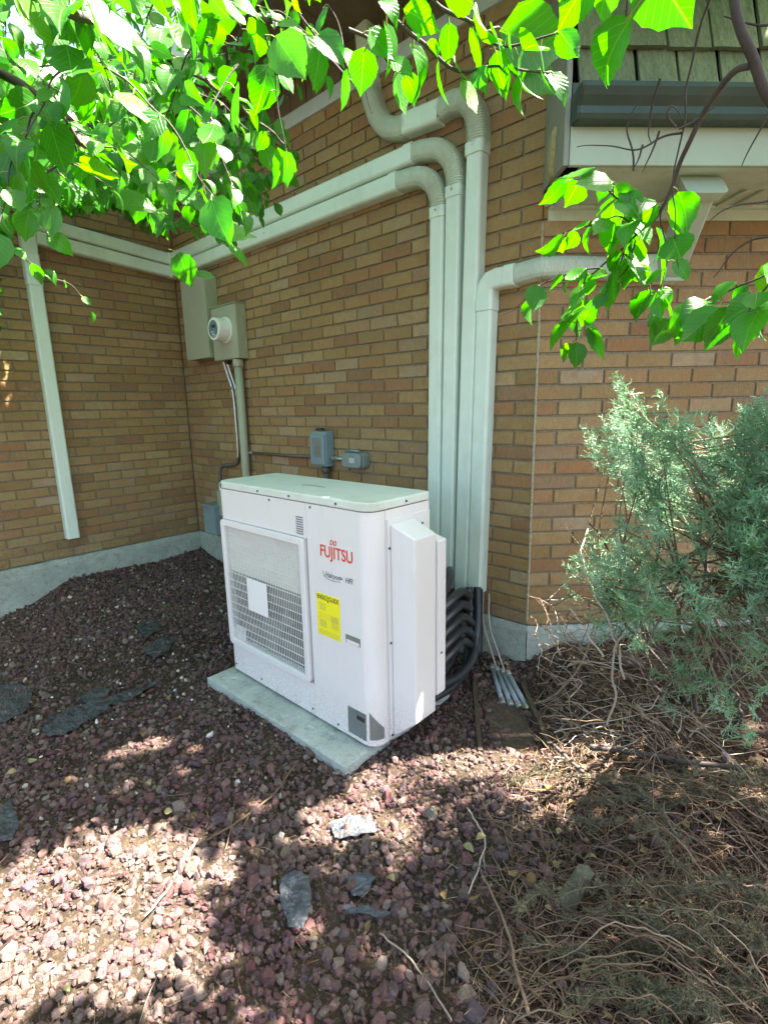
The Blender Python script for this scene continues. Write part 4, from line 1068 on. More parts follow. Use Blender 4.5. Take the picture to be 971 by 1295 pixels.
# dead leaves
def leaf_outline(n=7):
    ts = np.linspace(0, 1, n); w_ = np.array([0, .34, .485, .47, .36, .19, 0.0])[:n]; return ts, w_
def leafmesh(name, mat, seed, curl=.3, fold=.25, ln=1.0, heart=True, wd=.5):
    """ovate leaf with heart base and drip tip, 1 unit long along +Y, face +Z"""
    r = random.Random(seed); rows = 10; V = []; UV = []; F = []
    for i in range(rows+1):
        t = i/rows
        if heart:
            wv = (wd*math.sin(math.pi*min(1, (t*1.0)**.62))**.85)*(1 if t < .75 else 1) if t < 1 else 0
            if t > .78: wv = max(.0, .27*wd*(1-(t-.78)/.22)**.75) if t > .86 else wv*.8+.05*(.86-t)
        else: wv = .40*math.sin(math.pi*t)**.8
        for j in (-1, -.5, 0, .5, 1):
            u = j*wv; yy = t-(.055*abs(j) if t < .2 else 0)*(1-t*5 if t < .2 else 0)*1.6
            serr = (.012*((i % 2)*2-1) if abs(j) == 1 and 0 < i < rows-1 else 0)
            zz = -curl*(t-.35)**2*1.1+fold*abs(u)*.8-.35*fold*u*u*2+r.uniform(-.008, .008)
            V.append((u+serr*(1 if j > 0 else -1), yy*ln, zz)); UV.append((.5+u, t))
    for i in range(rows):
        for j in range(4): a = i*5+j; F.append((a, a+1, a+6, a+5))
    me = bpy.data.meshes.new(name); me.from_pydata(V, [], F); me.materials.append(mat)
    uvl = me.uv_layers.new(name='UVMap')
    for lp in me.loops: uvl.data[lp.index].uv = UV[lp.vertex_index]
    me.polygons.foreach_set('use_smooth', [True]*len(F)); me.update(); return me
LEAVES = [leafmesh('leaf', M_LEAF, s, c, f, 1.0, True, w_) for s, c, f, w_ in ((1, .25, .25, .42), (2, .5, .15, .34), (3, -.15, .35, .46), (4, .9, .3, .38), (5, .35, .6, .40), (6, .1, .1, .31), (7, .6, .7, .36), (8, -.3, .2, .43))]
DEAD = [leafmesh('dead_leaf', M_DEADLEAF, s, c, f, 1, False) for s, c, f in ((1, .9, .7), (2, -.9, .5), (3, .5, .9))]
def leaf_arrays(meshes):
    out = []
    for me in meshes:
        V = np.zeros(len(me.vertices)*3); me.vertices.foreach_get('co', V)
        out.append((V.reshape(-1, 3), np.array([tuple(p.vertices) for p in me.polygons])))
    uv = np.zeros(len(meshes[0].loops)*2); meshes[0].uv_layers[0].data.foreach_get('uv', uv)
    return out, uv.reshape(-1, 2)
def frame(tip, nrm):
    y = tip/np.linalg.norm(tip); x = np.cross(y, nrm); x /= np.linalg.norm(x); z = np.cross(x, y); return np.stack([x, y, z], 1)
def joined_leaves(name, meshes, items, mat, parent=None):
    arr, uv0 = leaf_arrays(meshes); V = []; F = []; UV = []; b = 0
    for k, (p, M, s) in enumerate(items):
        v, f = arr[k % len(arr)]; V.append((v*s)@M.T+p); F.append(f+b); b += len(v); UV.append(uv0)
    o = bigmesh(name, np.concatenate(V), np.concatenate(F), mat, parent, True)
    l = o.data.uv_layers.new(name='UVMap'); l.data.foreach_set('uv', np.concatenate(UV).astype(np.float32).ravel()); return o
x, y, z, px, py, d, r = ground_pts(5200, 41); k = r.uniform(size=len(x)) < (.04+.28*litter_w(x, y))*(d < 3); x, y, z = x[k], y[k], z[k]
it = []
for i in range(len(x)):
    a = r.uniform(0, 6.28); tip = np.array([math.cos(a), math.sin(a), r.normal(0, .25)]); it.append((np.array([x[i], y[i], z[i]+.020]), frame(tip, np.array([r.normal(0, .4), r.normal(0, .4), 1.0])), r.uniform(.016, .036)))
o = joined_leaves('fallen_leaves', DEAD, it, M_DEADLEAF); kind(o, 'stuff'); tag(o, 'small yellow-brown fallen leaves lying in the litter', 'fallen leaves')

# ------------------------------------------------------------------ sticks, scraps, stones one can point at
def gp(px, py, h=.0):
    v = at(px, py, 1.0)-CAM; t = (-.285-CAM[2])/v[2]
    for _ in range(6): p = CAM+v*t; t = (float(gh(p[0], p[1]))+h-CAM[2])/v[2]
    return CAM+v*t
def stick(pts, r0, r1, label, mat=M_TWIG, hs=None, twigs=0):
    P = [Vector(gp(a, b, .018)) for a, b in pts]
    if hs: P = [p+Vector((0, 0, h)) for p, h in zip(P, hs)]
    c = spline(P, 8); c = [q+Vector((noise.noise(q*40), noise.noise(q*40+Vector((9, 0, 0))), noise.noise(q*40+Vector((0, 9, 0)))))*.004 for q in c]
    n_ = len(c); mb = MB(); rad = [r0+(r1-r0)*i/(n_-1) for i in range(n_)]; mb.tube(c, rad, 7)
    for k in range(twigs):
        i = R.randrange(2, n_-2); dv = (c[i+1]-c[i]).normalized()+Vector((R.uniform(-1, 1), R.uniform(-1, 1), R.uniform(0, .6)))*.8
        q = c[i]; ln = R.uniform(.03, .08); mb.tube([q, q+dv*ln*.5, q+dv*ln+Vector((0, 0, .01))], [rad[i]*.5, rad[i]*.4, rad[i]*.15], 5)
    o = mb.build('fallen_stick', mat); tag(o, label, 'stick'); return o
stick([(375, 965), (345, 1005), (300, 1040), (262, 1062)], .003, .0045, 'long thin brown stick slanting up across the gravel to the pad', twigs=5)
stick([(250, 1062), (225, 1100), (205, 1135), (182, 1160)], .004, .0025, 'pale stick lying in the bright sunny gravel patch', M_PALETWIG)
stick([(610, 1110), (640, 1180), (652, 1240), (668, 1295)], .0030, .0045, 'grey-green stick standing out from the litter near the bottom edge', M_TWIG, [.01, .02, .03, .03], 3)
stick([(590, 1020), (612, 1060), (606, 1095), (592, 1130)], .003, .002, 'crooked dead twig across the sunny gravel beside the litter', M_PALETWIG, twigs=4)
stick([(480, 1180), (520, 1215), (552, 1260), (570, 1290)], .0025, .002, 'thin yellow dry stem at the bottom centre', M_PALETWIG)
stick([(660, 895), (700, 885), (735, 850), (752, 812)], .007, .004, 'curved bare branch rising from the litter right of the sunken plank', M_TWIG, [0, .02, .05, .12], 5)
stick([(700, 945), (740, 985), (800, 1010), (850, 1035)], .008, .005, 'thick dead branch on the sunny litter right of the trough', M_BARK, [.01, .02, .02, .01], 3)
stick([(745, 950), (800, 960), (880, 975), (960, 985)], .012, .009, 'dark fallen branch along the foot of the juniper', M_BARK, [.02, .03, .03, .04], 3)
def scrap(poly, label, mat=M_FABRIC, h=.017, amp=.012, name='fabric_scrap', cat='fabric scrap'):
    bm = bmesh.new(); vs = [bm.verts.new(gp(a, b, 0)) for a, b in poly]; f = bm.faces.new(vs); bmesh.ops.triangulate(bm, faces=[f])
    for _ in range(5): bmesh.ops.subdivide_edges(bm, edges=[e for e in bm.edges if e.calc_length() > .011], cuts=1, use_grid_fill=True); bmesh.ops.triangulate(bm, faces=bm.faces)
    for v in bm.verts:
        q = v.co; v.co = Vector((q.x+noise.noise(q*55)*.006, q.y+noise.noise(q*55+Vector((5, 0, 0)))*.006, float(gh(q.x, q.y))+h+noise.noise(q*24)*amp+(.5-abs(noise.noise(q*60)))*amp*.7+noise.noise(q*140)*amp*.25))
    me = bpy.data.meshes.new(name); bm.to_mesh(me); bm.free(); me.materials.append(mat)
    o = bpy.data.objects.new(name, me); link(o); md = o.modifiers.new('thickness', 'SOLIDIFY'); md.thickness = .0012
    return tag(o, label, cat)
scrap([(-8, 872), (25, 868), (42, 878), (36, 903), (12, 915), (-8, 922)], 'dark fabric scrap at the left edge of the gravel')
scrap([(55, 930), (62, 912), (95, 900), (130, 888), (170, 876), (202, 866), (178, 884), (140, 898), (118, 915), (84, 932), (62, 938)], 'long dark strip of torn landscape fabric across the thin gravel', amp=.016)
scrap([(182, 826), (200, 812), (222, 808), (214, 826), (196, 838)], 'dark fabric flap between the left wall and the pad')
scrap([(172, 795), (190, 785), (204, 800), (184, 812)], 'small black scrap among the purple gravel')
scrap([(355, 1118), (372, 1108), (392, 1114), (394, 1150), (384, 1182), (366, 1178), (356, 1150)], 'blue-grey torn plastic sheet in the foreground gravel', M_PLASTIC, .015, .012, 'plastic_scrap', 'plastic scrap')
scrap([(416, 1048), (440, 1036), (470, 1040), (478, 1056), (450, 1064), (424, 1066)], 'crumpled grey plastic piece in the sunny strip below the pad', M_PLASTIC, .015, .010, 'plastic_scrap', 'plastic scrap')
scrap([(440, 1118), (462, 1106), (474, 1118), (462, 1142), (446, 1140)], 'small pale crumpled plastic right of the torn sheet', M_PLASTIC, .015, .010, 'plastic_scrap', 'plastic scrap')
scrap([(432, 1158), (470, 1160), (496, 1168), (484, 1174), (440, 1166)], 'narrow silvery strip of plastic near the bottom centre', M_PLASTIC, .032, .01, 'plastic_scrap', 'plastic scrap')
scrap([(0, 1030), (14, 1018), (26, 1046), (18, 1068), (0, 1072)], 'dark fabric corner at the left edge beside the sunny patch')
scrap([(95, 888), (128, 872), (144, 876), (120, 896)], 'flat dark scrap above the long torn strip')
# weathered stump
p0 = Vector(gp(712, 1150)); mb = MB(); ring_ = 12; V = []
ax = Vector((.28, .35, .9)).normalized()
for i in range(7):
    for k in range(ring_):
        a = 2*math.pi*k/ring_; rr_ = .030*(1+.22*noise.noise(Vector((math.cos(a)*1.5, math.sin(a)*1.5, i*.3))))*(1-.04*i)
        V.append(p0+ax*(i*.026-.03)+Vector((math.cos(a)*rr_, math.sin(a)*rr_, (0 if i < 6 else noise.noise(Vector((k*1.3, 2, 1)))*.012))))
F = [(i*ring_+k, i*ring_+(k+1) % ring_, (i+1)*ring_+(k+1) % ring_, (i+1)*ring_+k) for i in range(6) for k in range(ring_)]+[tuple(6*ring_+k for k in range(ring_))]
M_STUMP = m_wood('mossy_stump', (.07, .07, .045), (.15, .14, .09), scale=(70, 70, 12))
o = mb.add(V, F).build('stump', M_STUMP, None, .002); tag(o, 'short weathered grey-green stump poking out of the litter', 'stump')
for (a, b, s_, lb) in ((798, 838, .060, 'large dark rock under the juniper stems'), (190, 797, .02, 'dark lump of lava on the purple gravel'), (392, 1040, .022, 'big reddish stone at the edge of the sunny strip')):
    W, F = lumps(3, 1, int(a)); P = gp(a, b, s_*.4)
    o = bigmesh('rock', W[0]*s_+P, F, M_ROCK, None, True); tag(o, lb, 'rock')
# weed
p = gp(206, 768); n = 46; r = np.random.RandomState(5); a = r.uniform(0, 6.28, n); D = np.stack([np.cos(a), np.sin(a), r.uniform(.4, 1.3, n)], 1)
o = ribbons('grass_tuft', np.tile(p, (n, 1))+r.normal(0, .018, (n, 3))*[1, 1, 0], D, r.uniform(.05, .12, n), r.uniform(.002, .0035, n), M_GRASS, np.zeros(n), 4, 6, None, np.array([0, 0, -.55]))
tag(o, 'small green grass tuft growing in the purple gravel by the left wall', 'grass tuft')

# ------------------------------------------------------------------ juniper
rJ = thing('juniper_shrub', (3.98, .12, -.25), 'blue-green feathery juniper shrub with bare brown stems in front of the right wall', 'shrub')
class Fol:
    def __init__(s): s.P = []; s.D = []; s.L = []; s.W = []
def juniper_sprays(fol, starts, dirs, lens, rnd):
    """feathery sprays: an axis with side twigs that carry scale-leaf branchlets"""
    for p, d_, L_ in zip(starts, dirs, lens):
        d_ = d_/np.linalg.norm(d_); nk = int(7+L_*70)
        bend = rnd.normal(0, .25, 3)
        for k in range(nk):
            t = (k+.5)/nk; c = p+d_*L_*t+bend*L_*t*t*.5
            q = d_*.75+rnd.normal(0, .62, 3); q /= np.linalg.norm(q)
            l2 = L_*(.42*(1-t)+.14)*rnd.uniform(.7, 1.2)
            fol.P.append(c); fol.D.append(q); fol.L.append(l2); fol.W.append(.0026)
            m_ = int(4+l2*95)
            for j in range(m_):
                u = (j+rnd.uniform())/m_; c2 = c+q*l2*u
                q2 = q*.9+rnd.normal(0, .55, 3); q2 /= np.linalg.norm(q2)
                fol.P.append(c2); fol.D.append(q2); fol.L.append(rnd.uniform(.008, .021)*(1-.4*u)); fol.W.append(rnd.uniform(.0018, .0030))
rj = np.random.RandomState(77); base = np.array([3.98, .12, -.25])
poly = [(762, 528), (778, 515), (800, 545), (835, 560), (862, 528), (905, 505), (940, 512), (985, 492), (985, 985), (930, 930), (880, 900), (835, 840), (800, 800), (770, 790), (742, 735), (738, 680), (765, 655), (800, 650), (790, 600), (768, 570)]
fol = Fol(); tips = []
while len(tips) < 900:
    a = rj.uniform(735, 1110); b = rj.uniform(492, 980)
    if a < 985 and not inpoly(a, b, poly): continue
    if b > 760 and rj.uniform() < .82: continue
    tf = (b-500)/480; dist = rj.uniform(1.26-.05*tf, 1.92-.25*tf); ctr = at(a, b, dist); ns = rj.randint(5, 12)
    for q in range(ns):
        P = ctr+rj.normal(0, 1, 3)*np.array([.040, .040, .055]); o_ = (P[0]-LC-P[1])*S2
        if o_ < .05 or P[2] < gh(P[0], P[1])+.05: continue
        tips.append((P, a, b))
tips_P = np.array([t[0] for t in tips])
core = np.array([4.05, .18, .05])
dirs = tips_P-(core+np.stack([.35*(tips_P[:, 0]-core[0]), .2*(tips_P[:, 1]-core[1]), .55*(tips_P[:, 2]-core[2])], 1)); dirs /= np.linalg.norm(dirs, axis=1)[:, None]; dirs = dirs*.7+np.array([-.10, -.12, .42])
lens = rj.uniform(.07, .15, len(tips)); dn = dirs/np.linalg.norm(dirs, axis=1)[:, None]
juniper_sprays(fol, tips_P-dn*lens[:, None]*.8, dn, lens, rj)
P0, D0, L0, W0 = np.array(fol.P), np.array(fol.D), np.array(fol.L), np.array(fol.W)
o = ribbons('foliage', P0, D0, L0, W0, M_JUN, rj.normal(0, .15, len(P0)), 2, 78, rJ); kind(o, 'stuff')
o.location = -wloc(rJ)
# stems: main stems from the base, twigs on to the sprays
def wob(c, amp, s_=9, off=0): return [q+Vector((noise.noise(q*s_+Vector((off, 0, 0))), noise.noise(q*s_+Vector((0, off+5, 0))), noise.noise(q*s_+Vector((0, 0, off+9)))))*amp for q in c]
mains = []
targets = [(800, 560, 1.75), (870, 560, 1.75), (940, 540, 1.7), (790, 690, 1.6), (850, 720, 1.5), (930, 700, 1.5), (760, 740, 1.6), (980, 640, 1.5), (900, 620, 1.8), (745, 660, 1.78)]
for i, (a, b, d_) in enumerate(targets):
    T_ = Vector(at(a, b, d_)); B0 = Vector(base)+Vector((R.uniform(-.14, .14), R.uniform(-.12, .12), 0)); B0.z = float(gh(B0.x, B0.y))-.02
    mid = B0.lerp(T_, .45)+Vector((R.uniform(-.05, .05), R.uniform(-.05, .05), -.05)); c = wob(spline([B0, mid, T_], 14), .03, 7, i)
    n_ = len(c); MB().tube(c, [.011-.008*k/(n_-1) for k in range(n_)], 7).build('stem', M_BARK, rJ); mains.append(c)
tw = MB()
allp = [q for c in mains for q in c[6:]]
for i, t in enumerate(tips_P):
    if i % 2: continue
    e = Vector(t-dn[i]*lens[i]*.6); s0 = min(R.sample(allp, 40), key=lambda q: (q-e).length)
    mid = s0.lerp(e, .5)+Vector((R.uniform(-.02, .02), R.uniform(-.02, .02), -.02)); c = spline([s0, mid, e], 4)
    tw.tube(c, [.0030-.0018*k/(len(c)-1) for k in range(len(c))], 4, cap=False)
kind(tw.build('twigs', M_TWIG, rJ), 'stuff')
# bare curly dead twigs low on the left of the shrub
dt = MB(); pale = MB()
for i in range(520):
    a = R.uniform(675, 900); b = R.uniform(760, 940); P = Vector(gp(a, min(b+60, 975), 0)) if R.random() < .6 else Vector(at(a, b, R.uniform(1.55, 1.85)))
    g_ = float(gh(P.x, P.y)); P.z = max(P.z, g_+.01)
    if (P.x-LC-P.y)*S2 < .03 and P.x > LC: continue
    ln = R.uniform(.06, .20); an = R.uniform(0, 6.28); dv = Vector((math.cos(an), math.sin(an), R.uniform(.0, .9))); cv = Vector((R.uniform(-1, 1), R.uniform(-1, 1), R.uniform(-.9, .3)))*.9
    c = [P+dv*ln*t+cv*ln*t*t for t in np.linspace(0, 1, 9)]; c = [Vector((q.x, q.y, max(q.z, float(gh(q.x, q.y))+.006))) for q in c]
    if min(proj(np.array(q))[0] for q in c) < 655: continue
    if any((q.x-LC-q.y)*S2 < .012 and q.x > LC-.05 for q in c) or any(q.x < LC and q.y > -.04 for q in c): continue
    (pale if R.random() < .25 else dt).tube(wob(c, .008, 25, i), [R.uniform(.0012, .0026)*(1-.6*k/8) for k in range(9)], 4, cap=False)
kind(dt.build('dead_twigs', M_TWIG, rJ), 'stuff'); kind(pale.build('bare_curly_twigs', M_PALETWIG, rJ), 'stuff')
for (pts, lb) in (([(720, 770, 1.62), (738, 790, 1.58), (750, 810, 1.55), (762, 828, 1.53)], 'a'), ([(742, 668, 1.75), (735, 700, 1.70), (750, 750, 1.65), (775, 800, 1.6), (790, 860, 1.55)], 'b'), ([(790, 800, 1.5), (772, 830, 1.48), (776, 870, 1.46), (768, 915, 1.46)], 'c')):
    MB().tube(wob(spline([at(*q) for q in pts], 8), .01, 20), [.0035]*0 or .0030, 6).build('bare_branch', M_PALETWIG, rJ)
# low grey-green arching branches over the lower right ground
rL = thing('juniper_shrub', (4.35, -.75, -.28), 'low sprawling grey-green juniper branches arching over the dark lower right corner', 'shrub')
lowp = MB(); fl = Fol(); rr_ = np.random.RandomState(91)
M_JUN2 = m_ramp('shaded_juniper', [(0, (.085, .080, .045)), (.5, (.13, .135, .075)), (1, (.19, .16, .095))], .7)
for i in range(95):
    a0, b0 = R.uniform(880, 1090), R.uniform(1000, 1400); a1, b1 = a0-R.uniform(120, 330), b0-R.uniform(-60, 190)
    A_ = Vector(gp(a0, min(b0, 1380), R.uniform(.02, .10))); B_ = Vector(gp(max(a1, 640), min(max(b1, 985), 1330), R.uniform(.01, .06)))
    if (B_-A_).length > .75: B_ = A_+(B_-A_).normalized()*.75
    mid = A_.lerp(B_, .5)+Vector((0, 0, R.uniform(.03, .13))); c = wob(wob(spline([A_, mid, B_], 12), .03, 8, i), .010, 30, i)
    n_ = len(c); lowp.tube(c, [.0023-.0014*k/(n_-1) for k in range(n_)], 5, cap=False)
    if i % 5 == 0:
        for k in range(2, n_-1):
            q = np.array(c[k]); tg = np.array((c[k+1]-c[k-1]).normalized())
            for m_ in range(2):
                dd = tg+rr_.normal(0, .55, 3); dd /= np.linalg.norm(dd); juniper_sprays(fl, [q], [dd], [rr_.uniform(.018, .045)], rr_)
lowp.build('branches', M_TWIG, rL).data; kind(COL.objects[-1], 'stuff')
dtl = MB()
for i in range(1150):
    a = R.uniform(630, 1000); b = R.uniform(985, 1320); P = Vector(gp(a, b, 0)); ln = R.uniform(.03, .16); an = R.uniform(0, 6.28); dv = Vector((math.cos(an), math.sin(an), R.uniform(.0, .5))); cv = Vector((R.uniform(-1, 1), R.uniform(-1, 1), R.uniform(-.9, .1)))*.7
    c = [P+Vector((0, 0, .01))+dv*ln*t+cv*ln*t*t for t in np.linspace(0, 1, 7)]; c = [Vector((q.x, q.y, max(q.z, float(gh(q.x, q.y))+.006))) for q in c]
    rad_ = R.uniform(.0008, .0030); dtl.tube(wob(c, .008, 35, i), [rad_*(1-.6*k/6) for k in range(7)], 4, cap=False)
dtl.build('dead_twigs', M_TWIG, rL)
for ob in rL.children: kind(ob, 'stuff')
P1, D1, L1, W1 = np.array(fl.P), np.array(fl.D), np.array(fl.L), np.array(fl.W)*.75
P1[:, 2] = np.maximum(P1[:, 2], gh(P1[:, 0], P1[:, 1])+.005)
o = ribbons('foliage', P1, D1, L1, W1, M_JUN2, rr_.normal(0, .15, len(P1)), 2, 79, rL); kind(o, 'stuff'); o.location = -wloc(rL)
# thin grasses and stems standing in the litter, bottom centre and right
x, y, z, px, py, d, r = ground_pts(30000, 55); k = (r.uniform(size=len(x)) < .55*litter_w(x, y)*(py > 960)+.02*(py > 1000)); x, y, z = x[k], y[k], z[k]; n = len(x)
a = r.uniform(0, 6.28, n); D = np.stack([np.cos(a), np.sin(a), r.uniform(.1, 1.1, n)], 1)
o = ribbons('dry_stems', np.stack([x, y, z], 1), D, r.uniform(.04, .14, n), r.uniform(.0010, .0020, n), M_GRASS if False else M_PALETWIG, np.zeros(n), 4, 56, None, np.array([0, 0, -.5])); kind(o, 'stuff')
tag(o, 'thin dry stems standing in the litter at the lower right', 'dry stems')
o = ribbons('green_blades', np.stack([x, y, z], 1)[::3]+[.02, .01, 0], D[::3]*[1, -1, 1], r.uniform(.03, .09, n)[::3], r.uniform(.0014, .003, n)[::3], M_GRASS, np.zeros(len(x[::3])), 4, 57, None, np.array([0, 0, -.4])); kind(o, 'stuff')
tag(o, 'thin green blades growing through the litter at the lower right', 'grass')

# ------------------------------------------------------------------ leafy trees
def unit(v): v = np.asarray(v, float); return v/np.linalg.norm(v)
LIT = [[(-40, 1112), (60, 1072), (130, 1050), (215, 1048), (262, 1095), (255, 1150), (235, 1215), (160, 1240), (60, 1262), (-40, 1290)],
       [(362, 1050), (450, 985), (560, 950), (700, 938), (770, 960), (735, 1000), (690, 1022), (672, 1062), (600, 1050), (520, 1035), (440, 1045), (395, 1062)]]
DAP = [[(255, 1090), (420, 1070), (480, 1120), (470, 1230), (330, 1260), (230, 1230)], [(650, 870), (971, 850), (971, 1010), (720, 1010)], [(440, 1040), (680, 1060), (680, 1110), (440, 1110)]]

def shade_hits(P, marg=.05):
    """does the sun shadow of P fall on one of the open sunny patches of ground?"""
    g_ = np.asarray(P)-TOSUN*((P[2]+.28)/TOSUN[2])
    for dx, dy in ((0, 0), (marg, 0), (-marg, 0), (0, marg), (0, -marg)):
        a, b, z = proj(g_+np.array([dx, dy, 0]))
        if z > .1 and any(inpoly(float(a), float(b), q) for q in LIT): return True
    return False
class Tree:
    def __init__(s, root, seed):
        s.root = root; s.items = []; s.pet = MB(); s.tw = MB(); s.r = np.random.RandomState(seed); s.k = 0; s.thin = 1.0
    def leaf(s, base, tip, size, nrm=None, pet=None):
        r = s.r; base = np.asarray(base, float)
        if nrm is None: nrm = unit(np.array([0, 0, .75])+unit(CAM-base)*.45+r.normal(0, .45, 3))
        if pet is None: pet = base-unit(np.asarray(tip)*.5+r.normal(0, .4, 3)-np.array([0, 0, .5])*0)*size*.38+np.array([0, 0, size*.12])
        if s.thin and r.uniform() < s.thin and shade_hits(base+unit(tip)*size*.5, .045): return
        s.items.append((base, frame(unit(tip), nrm), size))
        b = Vector(base); q = Vector(pet); mid = b.lerp(q, .5)+Vector((0, 0, size*.04))
        s.pet.tube([q, mid, b], [.0011, .0009, .0008], 4, cap=False)
    def twig(s, ctrl, size, step=.030, r0=.0026, r1=.0009, poly=None, start=.1, down=.75, prob=1.0, both=False, part=None, mat=None):
        r = s.r; s.k += 1
        if poly is not None and not part and len(ctrl) == 3:
            ea_, eb_, _z = proj(np.array(ctrl[-1]))
            if not inpoly(float(ea_), float(eb_), poly): return
        c = spline([Vector(q) for q in ctrl], 10); c = [q+Vector((noise.noise(q*18+Vector((s.k, 0, 0))), noise.noise(q*18+Vector((0, s.k, 0))), noise.noise(q*18+Vector((0, 0, s.k)))))*.008 for q in c]
        n_ = len(c); rad = [r0+(r1-r0)*i/(n_-1) for i in range(n_)]
        if part: mb = MB(); mb.tube(c, rad, 7); mb.build(part, mat or M_BARK, s.root)
        else: s.tw.tube(c, rad, 5, cap=False)
        L_ = [0.0]
        for i in range(1, n_): L_.append(L_[-1]+(c[i]-c[i-1]).length)
        d = L_[-1]*start; sd_ = 1
        while d < L_[-1] and size > 0:
            i = min(max(int(np.searchsorted(L_, d))-1, 0), n_-2); q = c[i].lerp(c[i+1], (d-L_[i])/max(L_[i+1]-L_[i], 1e-6)); t = np.array((c[i+1]-c[i]).normalized())
            for k in range(2 if both else 1):
                if r.uniform() < prob:
                    side = unit(np.cross(t, [0, 0, 1])+1e-6)*sd_; tip = unit(t*.45+side*.55+np.array([0, 0, -down])+r.normal(0, .28, 3)); sz = size*r.uniform(.55, 1.25)
                    b = np.array(q)+unit(t*.3+side*.8+[0, 0, -.1]+r.normal(0, .3, 3))*sz*.32
                    px, py, z = proj(b)
                    if poly is None or z < 0 or inpoly(float(px), float(py), poly): s.leaf(b, tip, sz, pet=np.array(q))
                sd_ = -sd_
            d += step*r.uniform(.6, 1.4)
        if size > 0:
            q = np.array(c[-1]); t = np.array((c[-1]-c[-2]).normalized()); px, py, z = proj(q)
            if poly is None or inpoly(float(px), float(py), poly): s.leaf(q+t*size*.15, unit(t*.6+[0, 0, -down*.8]), size*.9, pet=q)
    def finish(s, stuffname='foliage'):
        P = np.array([i[0] for i in s.items]); px, py, z = proj(P); sz = np.array([i[2] for i in s.items])
        vis = (z > .1) & (px > -30) & (px < 1000) & (py > -30) & (py < 1325)
        sc = np.where(vis, sz/np.maximum(z, .1), 0); order = np.argsort(-sc)[:300]; one = set(int(k) for k in order if sc[k] > 0); rest = []
        for k, (p, M, sz_) in enumerate(s.items):
            if k in one:
                o = bpy.data.objects.new('leaf', LEAVES[k % len(LEAVES)])
                link(o, s.root, p); o.rotation_euler = Matrix(M.tolist()).to_euler(); o.scale = (sz_, sz_, sz_)
            else: rest.append((p, M, sz_))
        if rest: kind(joined_leaves(stuffname, LEAVES, rest, M_LEAF, s.root), 'stuff').location = -wloc(s.root)
        kind(s.pet.build('petioles', M_PET, s.root, recalc=False), 'stuff')
        if s.tw.v: kind(s.tw.build('twigs', M_BARK, s.root, recalc=False), 'stuff')
M_PET = m_ramp('leaf_stalk', [(0, (.16, .22, .05)), (1, (.24, .20, .08))], .6)

# --- left tree: trunk outside the left edge, crown hanging into the upper left
tl = thing('leafy_tree', (1.9, -3.3, -.3), 'leafy bright green tree whose hanging branches fill the upper left corner', 'tree', None)
TL = Tree(tl, 5)
trunk = spline([(1.9, -3.3, -.35), (1.95, -3.25, .6), (2.05, -3.1, 1.5), (2.1, -2.9, 2.3), (2.3, -2.7, 3.0)], 8)
MB().tube(trunk, [.075-.045*k/(len(trunk)-1) for k in range(len(trunk))], 14).build('trunk', M_BARK, tl)
TP = (2.08, -3.0, 1.9)
for ctrl in ([TP, (2.5, -2.6, 2.0), at(-60, 60, 1.15), at(110, 185, 1.2), at(215, 243, 1.3), at(300, 290, 1.4)],
             [TP, (2.5, -2.7, 2.3), at(-40, -60, 1.0), at(130, 30, 1.15), at(270, 110, 1.3), at(360, 180, 1.5)],
             [(2.1, -2.9, 2.3), (2.8, -2.5, 2.5), at(150, -90, 1.15), at(300, 0, 1.25), at(400, 60, 1.35), at(452, 110, 1.4)],
             [TP, (1.9, -2.4, 2.0), at(60, 140, 2.0), at(180, 200, 2.4), at(300, 240, 2.8)],
             [(2.1, -2.9, 2.3), (2.0, -2.0, 2.6), at(120, 60, 2.2), at(250, 140, 2.6), at(370, 190, 2.9)]):
    TL.twig(ctrl, .054, .030, .010, .002, [(-90, -90), (470, -90), (480, 130), (360, 215), (320, 320), (240, 310), (-90, 330)], .35, part='branch')
ML = [(-90, -90), (430, -90), (462, 40), (445, 100), (395, 118), (350, 150), (372, 215), (345, 262), (318, 262), (262, 290), (232, 262), (195, 262), (150, 246), (95, 230), (48, 240), (10, 310), (-90, 330)]
r = TL.r
n = 0
while n < 92:
    a, b = r.uniform(-70, 430), r.uniform(-80, 270)
    if not inpoly(a, b, ML): continue
    n += 1; d = r.uniform(.95, 1.75); P = at(a, b, d); dr = RT*r.uniform(-.2, 1)+np.array([0, 0, -.35])+r.normal(0, .35, 3)+(-_d)*.0; dr = unit(dr); ln = r.uniform(.10, .24)
    TL.twig([P, P+dr*ln*.5+np.array([0, 0, .012]), P+dr*ln-np.array([0, 0, .03])], r.uniform(.040, .058), .028, .0018, .0008, ML, .0)
ML2 = [(-60, -60), (340, -60), (330, 60), (385, 100), (380, 175), (372, 232), (325, 282), (290, 300), (240, 318), (200, 300), (150, 262), (60, 262), (-60, 330)]
n = 0
while n < 170:
    a, b = r.uniform(-50, 385), r.uniform(-40, 320)
    if not inpoly(a, b, ML2) or (b < 110 and r.uniform() < .5): continue
    n += 1; d = r.uniform(2.0, 3.05); P = at(a, b, d)
    if P[1] > -.12 or P[0] < .15: continue
    dr = unit(RT*r.uniform(-.6, .9)+np.array([0, 0, -.2])+r.normal(0, .35, 3)); ln = r.uniform(.14, .30)
    TL.twig([P, P+dr*ln*.5+np.array([0, 0, .012]), P+dr*ln-np.array([0, 0, .03])], r.uniform(.045, .062), .026, .0016, .0008, ML2, .0)
